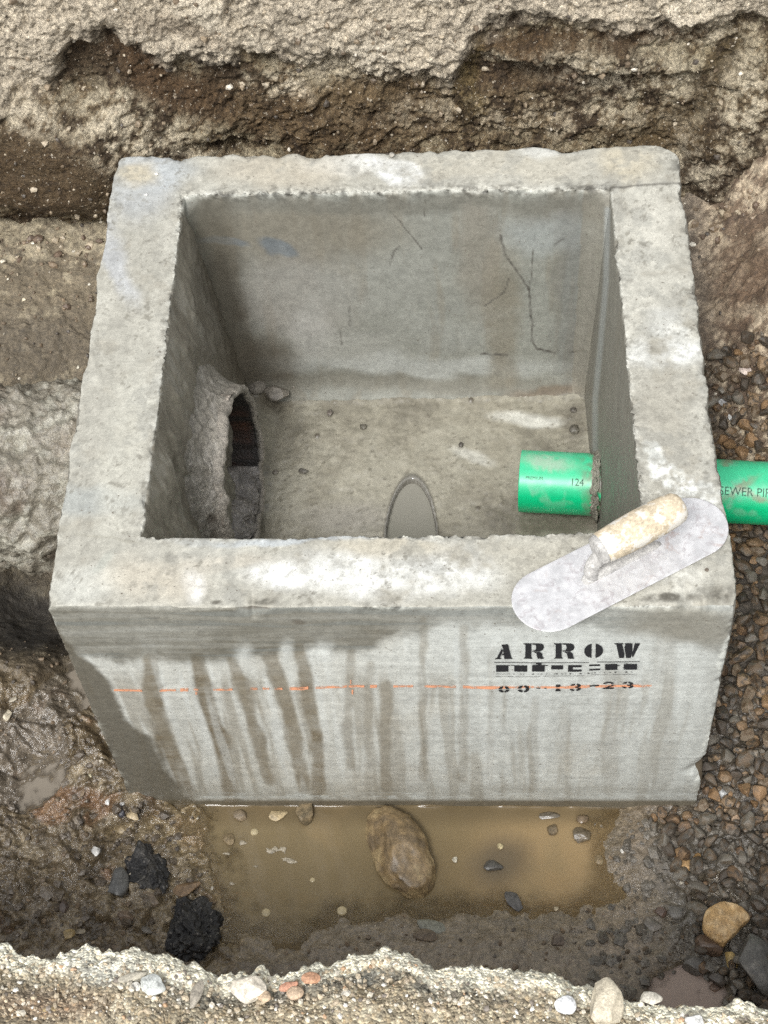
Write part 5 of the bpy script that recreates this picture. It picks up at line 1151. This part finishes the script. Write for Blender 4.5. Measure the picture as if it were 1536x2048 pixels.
# pebbles on the near bank
for k, (px, py, w_, h_, c, lb) in enumerate([(306, 1973, 46, 34, (.56, .58, .55), 'grey white oval pebble on the near bank at left'), (272, 1975, 16, 18, (.68, .66, .6), 'small white pebble left of the grey white oval one'),
    (497, 1981, 60, 44, (.70, .64, .53), 'large cream white pebble on the near bank'), (528, 1994, 24, 18, (.50, .38, .26), 'small tan pebble beside the large cream one'), (577, 1973, 34, 14, (.50, .26, .17), 'flat reddish stone chip on the near bank'), (590, 1988, 30, 22, (.48, .36, .25), 'light brown pebble under the flat reddish chip'),
    (622, 1958, 32, 20, (.45, .25, .15), 'rusty crumbly stone near the lip of the near bank'), (393, 1990, 20, 44, (.30, .27, .22), 'narrow grey brown stone set upright in the near bank'), (692, 1990, 18, 16, (.68, .64, .55), 'small cream pebble in the middle of the near bank'),
    (1131, 2012, 36, 30, (.74, .75, .76), 'bright white round pebble on the near bank at right'), (1213, 2012, 62, 80, (.58, .52, .40), 'big pale yellow block of stone on the near bank'), (1390, 2044, 34, 22, (.68, .68, .66), 'white pebble at the bottom right of the near bank'),
    (265, 1940 + 14, 50, 16, (.40, .37, .3), 'flat grey stone just above the grey white oval pebble'), (100, 2026, 28, 18, (.5, .38, .2), 'yellowish pebble at the bottom left of the near bank'), (1300, 1998, 40, 20, (.5, .47, .4), 'flat grey lump right of the big pale yellow block')]):
    stone_at(px, py, w_, h_, 160 + k, lb, name='pebble' if w_ < 50 else 'stone', cat='pebble' if w_ < 50 else 'stone', z=-.038, flat=.6, col=c, wet=0, sub=4, cuts=9, ang=.66, rough=.1, sink=.25, rotz=(k * 37) % 50 - 25)
# bits on the basin top and floor
for k, (px, py, w_, h_, c, lb, z) in enumerate([(783, 311, 16, 14, (.3, .28, .24), 'small round grey lump of mortar on the back rim of the basin', .003), (313, 349, 12, 8, (.7, .68, .62), 'white chip on the back left corner of the basin rim', .002), (292, 390, 8, 7, (.8, .79, .76), 'tiny white grain on the left rim near the back corner', .002),
    (727, 854, 17, 15, (.12, .11, .085), 'dark pebble on the basin floor in the middle', ZF + .004), (606, 943, 24, 14, (.13, .12, .10), 'dark muddy pebble on the basin floor left of centre', ZF + .002), (660, 826, 16, 20, (.14, .12, .1), 'small clod on the basin floor near the back wall', ZF + .004),
    (922, 890, 14, 14, (.09, .08, .065), 'small dark pebble on the floor left of the green pipe', ZF + .003), (552, 945, 16, 12, (.2, .18, .15), 'small grey pebble on the floor beside the dark pipe mouth', ZF + .002),
    (556, 790, 62, 40, (.20, .18, .15), 'muddy lump in the back left corner of the basin floor', ZF + .024), (512, 778, 48, 34, (.21, .19, .16), 'muddy lump between the dark pipe mouth and the back wall', ZF + .03), (590, 770, 36, 26, (.22, .195, .16), 'small muddy lump against the back wall above the larger lump', ZF + .02), (1150, 862, 26, 24, (.10, .09, .07), 'dark clod in the right corner of the floor behind the green pipe', ZF + .006), (1146, 822, 18, 16, (.09, .08, .065), 'small dark clod near the back right floor corner', ZF + .006),
    (1414, 1141, 9, 8, (.16, .13, .1), 'tiny dark grain on the front rim below the trowel', .002)]):
    stone_at(px, py, w_, h_, 190 + k, lb, name='pebble', cat='pebble', z=z, flat=.7, col=c, wet=.3, sub=3, sink=.25)

# --- gravel bed right of the basin
def gravel():
    rs = np.random.RandomState(5)
    pal = [(.16, .105, .062), (.12, .085, .055), (.22, .145, .085), (.075, .062, .05), (.16, .148, .13), (.27, .19, .12), (.10, .068, .046), (.18, .14, .10), (.065, .058, .05), (.28, .175, .095)]
    pal = [(a * 1.04, b * 1.02, c * .95) for a, b, c in pal]
    meshes = [rock(600 + k, 3, 10, .05, .40 + .12 * (k % 3) / 2, pal[k % 10], tuple(c * .7 for c in pal[(k + 3) % 10]), .1 if k % 4 == 0 else 0, (.14, .12, .095), .35, (1, .8 + .1 * (k % 2), .7)) for k in range(20)]
    cand = []
    # dart throwing over the bed in plan, largest first
    for _ in range(26000):
        x = rs.uniform(.40, .92); y = rs.uniform(-.93, .36)
        cand.append((x, y))
    C = np.array(cand); P = np.stack([C[:, 0], C[:, 1], ground_z(C[:, 0], C[:, 1])], 1); px, py = topx(P)
    # left limit of the bed (photo px) by height
    lim = np.interp(py, [640, 760, 1600, 1640, 1700, 1800, 1990], [1445, 1405, 1385, 1290, 1330, 1380, 1400])
    ok = (px > lim) & (py > 690) & (P[:, 0] > np.where(P[:, 1] > -.485, .505, .3))
    ok &= ~((px > 1330) & (py > 1690) & (rs.rand(len(px)) < .5))
    ok &= np.hypot((px - 1450) / 55, (py - 1870) / 70) > 1; ok &= np.hypot((px - 1400) / 70, (py - 1985) / 45) > 1
    C, P, px, py = C[ok], P[ok], px[ok], py[ok]
    placed = []; cell = {}
    def free(x, y, r):
        i, j = int(x // .03), int(y // .03)
        for a in range(i - 1, i + 2):
            for b in range(j - 1, j + 2):
                for (X, Y, q) in cell.get((a, b), ()):
                    if (X - x) ** 2 + (Y - y) ** 2 < (.64 * (q + r)) ** 2: return False
        return True
    k = 0
    for rmin, rmax, n_ in ((.0135, .018, 1500), (.0095, .013, 5000), (.007, .0095, 6000), (.005, .007, 6000)):
        for i in range(k, min(k + n_, len(C))):
            r = rs.uniform(rmin, rmax); x, y = C[i]
            if free(x, y, r): placed.append((x, y, r, px[i], py[i])); cell.setdefault((int(x // .03), int(y // .03)), []).append((x, y, r))
        k += n_
    A = np.array(placed)
    Pg = np.stack([A[:, 0], A[:, 1], A[:, 0] * 0], 1); Pg[:, 2] = ground_z(A[:, 0], A[:, 1]); gx, gy = topx(Pg)
    zz = ground_height(Pg[:, :2], gx, gy)[0]
    inview = (gx < 1545) & (gx > 0) & (gy > 0) & (gy < 2048)
    order = np.argsort(-A[:, 2] * inview); top = set(order[:300].tolist()) & set(np.nonzero(inview)[0].tolist())
    zones = [('brown angular gravel stone in the bed behind the green pipe', 'gravel stones behind the green pipe'), ('brown angular gravel stone in the bed between pipe and puddle, right of the basin', 'gravel stones right of the basin'), ('dark muddy gravel stone near the lower right corner of the view', 'muddy gravel stones at lower right')]
    V, F = ICO[3]; bigP, bigC, bigF, off = [], [], [], 0
    VV, FF = ICO[3]
    for i in range(len(A)):
        x, y, r = A[i, :3]; rot = (rs.uniform(-.6, .6), rs.uniform(-.6, .6), rs.uniform(0, 6.28)); s = (r * rs.uniform(.95, 1.35), r * rs.uniform(.85, 1.1), r * rs.uniform(.8, 1.1))
        mi = rs.randint(20) if gy[i] < 1640 else [3, 4, 8, 8, 6, 1, 3, 4, 8, 0][rs.randint(10)] + 10 * rs.randint(2)
        z = zz[i] + .45 * r + rs.uniform(0, .010)
        if i in top:
            zn = 0 if gy[i] < 915 else 1 if gy[i] < 1640 else 2
            place('gravel_stone', meshes[mi], (x, y, z), rot, s, label=zones[zn][0], category='gravel stone', group=zones[zn][1])
        else:
            me = meshes[mi]; co = np.empty(len(me.vertices) * 3, np.float32); me.vertices.foreach_get('co', co)
            cc = np.empty(len(me.vertices) * 4, np.float32); me.color_attributes['Col'].data.foreach_get('color', cc)
            Mx = np.array(Euler(rot).to_matrix()); Q = (co.reshape(-1, 3) * np.array(s)) @ Mx.T + np.array([x, y, z])
            bigP.append(Q); bigC.append(cc.reshape(-1, 4)[:, :3]); bigF.append(FF + off); off += len(Q)
    print('gravel', len(A), 'in view', int(inview.sum()), 'singles', len(top))
    if bigP: np_mesh('small_gravel', np.vstack(bigP), None, np.vstack(bigC), np.full(off, .3), M['stone'], smooth=False, tris=np.vstack(bigF), kind='stuff')
gravel()
# --- grit scattered on the soil, the shore and the near bank (uncountable)
def grit():
    rs = np.random.RandomState(8); import bmesh
    bm = bmesh.new(); bmesh.ops.create_icosphere(bm, subdivisions=1, radius=1); V = np.array([v.co[:] for v in bm.verts]); F = np.array([[v.index for v in f.verts] for f in bm.faces]); bm.free()
    PP, CL, FF, off = [], [], [], 0
    def add(x, y, z, r, col):
        nonlocal off
        d = rs.uniform(.65, 1.2, size=(len(V), 1)); s = r * rs.uniform(.7, 1.3, 3); th = rs.uniform(0, 6.28); c, s_ = math.cos(th), math.sin(th)
        Q = V * d * s; Q = np.stack([Q[:, 0] * c - Q[:, 1] * s_, Q[:, 0] * s_ + Q[:, 1] * c, Q[:, 2]], 1) + np.array([x, y, z + r * .25])
        PP.append(Q); CL.append(np.tile(np.array(col), (len(V), 1))); FF.append(F + off); off += len(V)
    n = 5200
    xs = rs.uniform(-.98, .8, n); ys = rs.uniform(-.9, .72, n)
    keep = (np.abs(xs) > .49) | (np.abs(ys) > .48); xs, ys = xs[keep], ys[keep]
    P = np.stack([xs, ys, ground_z(xs, ys)], 1); px, py = topx(P); zz = ground_height(P[:, :2], px, py)[0]
    for i in range(len(xs)):
        if zz[i] < Zw + .001: continue
        c = rs.choice([0, 1, 2, 3, 4], p=[.42, .25, .18, .09, .06]); pal = [(.16, .12, .08), (.24, .18, .12), (.10, .085, .07), (.36, .29, .2), (.6, .55, .45)]
        r = .0012 + .0042 * rs.rand() ** 2.5 * (1 if c < 3 else .6)
        add(xs[i], ys[i], zz[i], r, pal[c])
    # clods in the churned mud at front left and lower right
    m1 = len(PP)
    n = 340
    px = np.concatenate([rs.uniform(-60, 420, n), rs.uniform(1180, 1560, n)]); py = np.concatenate([rs.uniform(1500, 1900, n), rs.uniform(1630, 2000, n)])
    for a, b in zip(px, py):
        p = up(a, b, -.61); q = np.array([[p[0], p[1]]])
        if abs(p[0]) < .495 and p[1] > -.48: continue
        gh = ground_height(q, np.array([a]), np.array([b])); z = gh[0][0]
        if z < Zw + .001 or gh[1][0]: continue
        k = rs.rand(); c = (.125, .10, .073) if k < .55 else (.17, .14, .105) if k < .85 else (.22, .185, .145)
        if a > 1000: c = (.13, .115, .092) if k < .7 else (.18, .16, .13)
        r = .003 + .011 * rs.rand() ** 2.2; add(p[0], p[1], z - .45 * r, r, c)
    np_mesh('mud_crumbs', np.vstack(PP[m1:]), None, np.vstack(CL[m1:]), np.full((len(PP) - m1) * len(V), .6), M['mud'], smooth=False, tris=np.vstack(FF[m1:]) - FF[m1].min(), kind='stuff')
    o_ = m1; off = sum(len(p) for p in PP[:m1]); PP, CL, FF = PP[:m1], CL[:m1], FF[:m1]
    for _ in range(2600):
        x = rs.uniform(-.5, .5); a, b = rs.uniform(-10, 1546), rs.uniform(1890, 2052); p = up(a, b, -.05); yl = ledge_y(p[0])
        if p[1] > yl - .012: continue
        z = ledge_h(p[0], p[1]); k = rs.rand()
        c = [(.50, .42, .30), (.62, .57, .47), (.34, .28, .20), (.70, .68, .62), (.22, .19, .16), (.50, .33, .2)][int(np.searchsorted([.35, .6, .8, .9, .97], k))]
        add(p[0], p[1], z - .001, .0012 + .0035 * rs.rand() ** 2.5, c)
    for i in rs.randint(0, len(BANKP), 1500):
        p = BANKP[i]; k = rs.rand()
        c = [(.16, .12, .08), (.28, .22, .15), (.45, .38, .28), (.66, .60, .50), (.09, .075, .06)][int(np.searchsorted([.3, .55, .8, .9], k))]
        r = .0012 + .0065 * rs.rand() ** 3.5; add(p[0], p[1] - .15 * r, p[2] - .25 * r, r, c)
    for _ in range(500):      # crumbs fallen to the foot of the bank
        x = rs.uniform(-.95, .9); y = .70 - abs(rs.normal(0, .05)) - .05; q = np.array([[x, y]]); zg = ground_z(q[:, 0], q[:, 1]); a, b = topx(np.array([[x, y, zg[0]]]))
        add(x, y, ground_height(q, a, b)[0][0], .002 + .010 * rs.rand() ** 3, [(.24, .18, .12), (.42, .35, .25), (.14, .10, .07)][rs.randint(3)])
    np_mesh('grit', np.vstack(PP), None, np.vstack(CL), np.full(off, .3), M['stone'], smooth=False, tris=np.vstack(FF), kind='stuff')
grit()
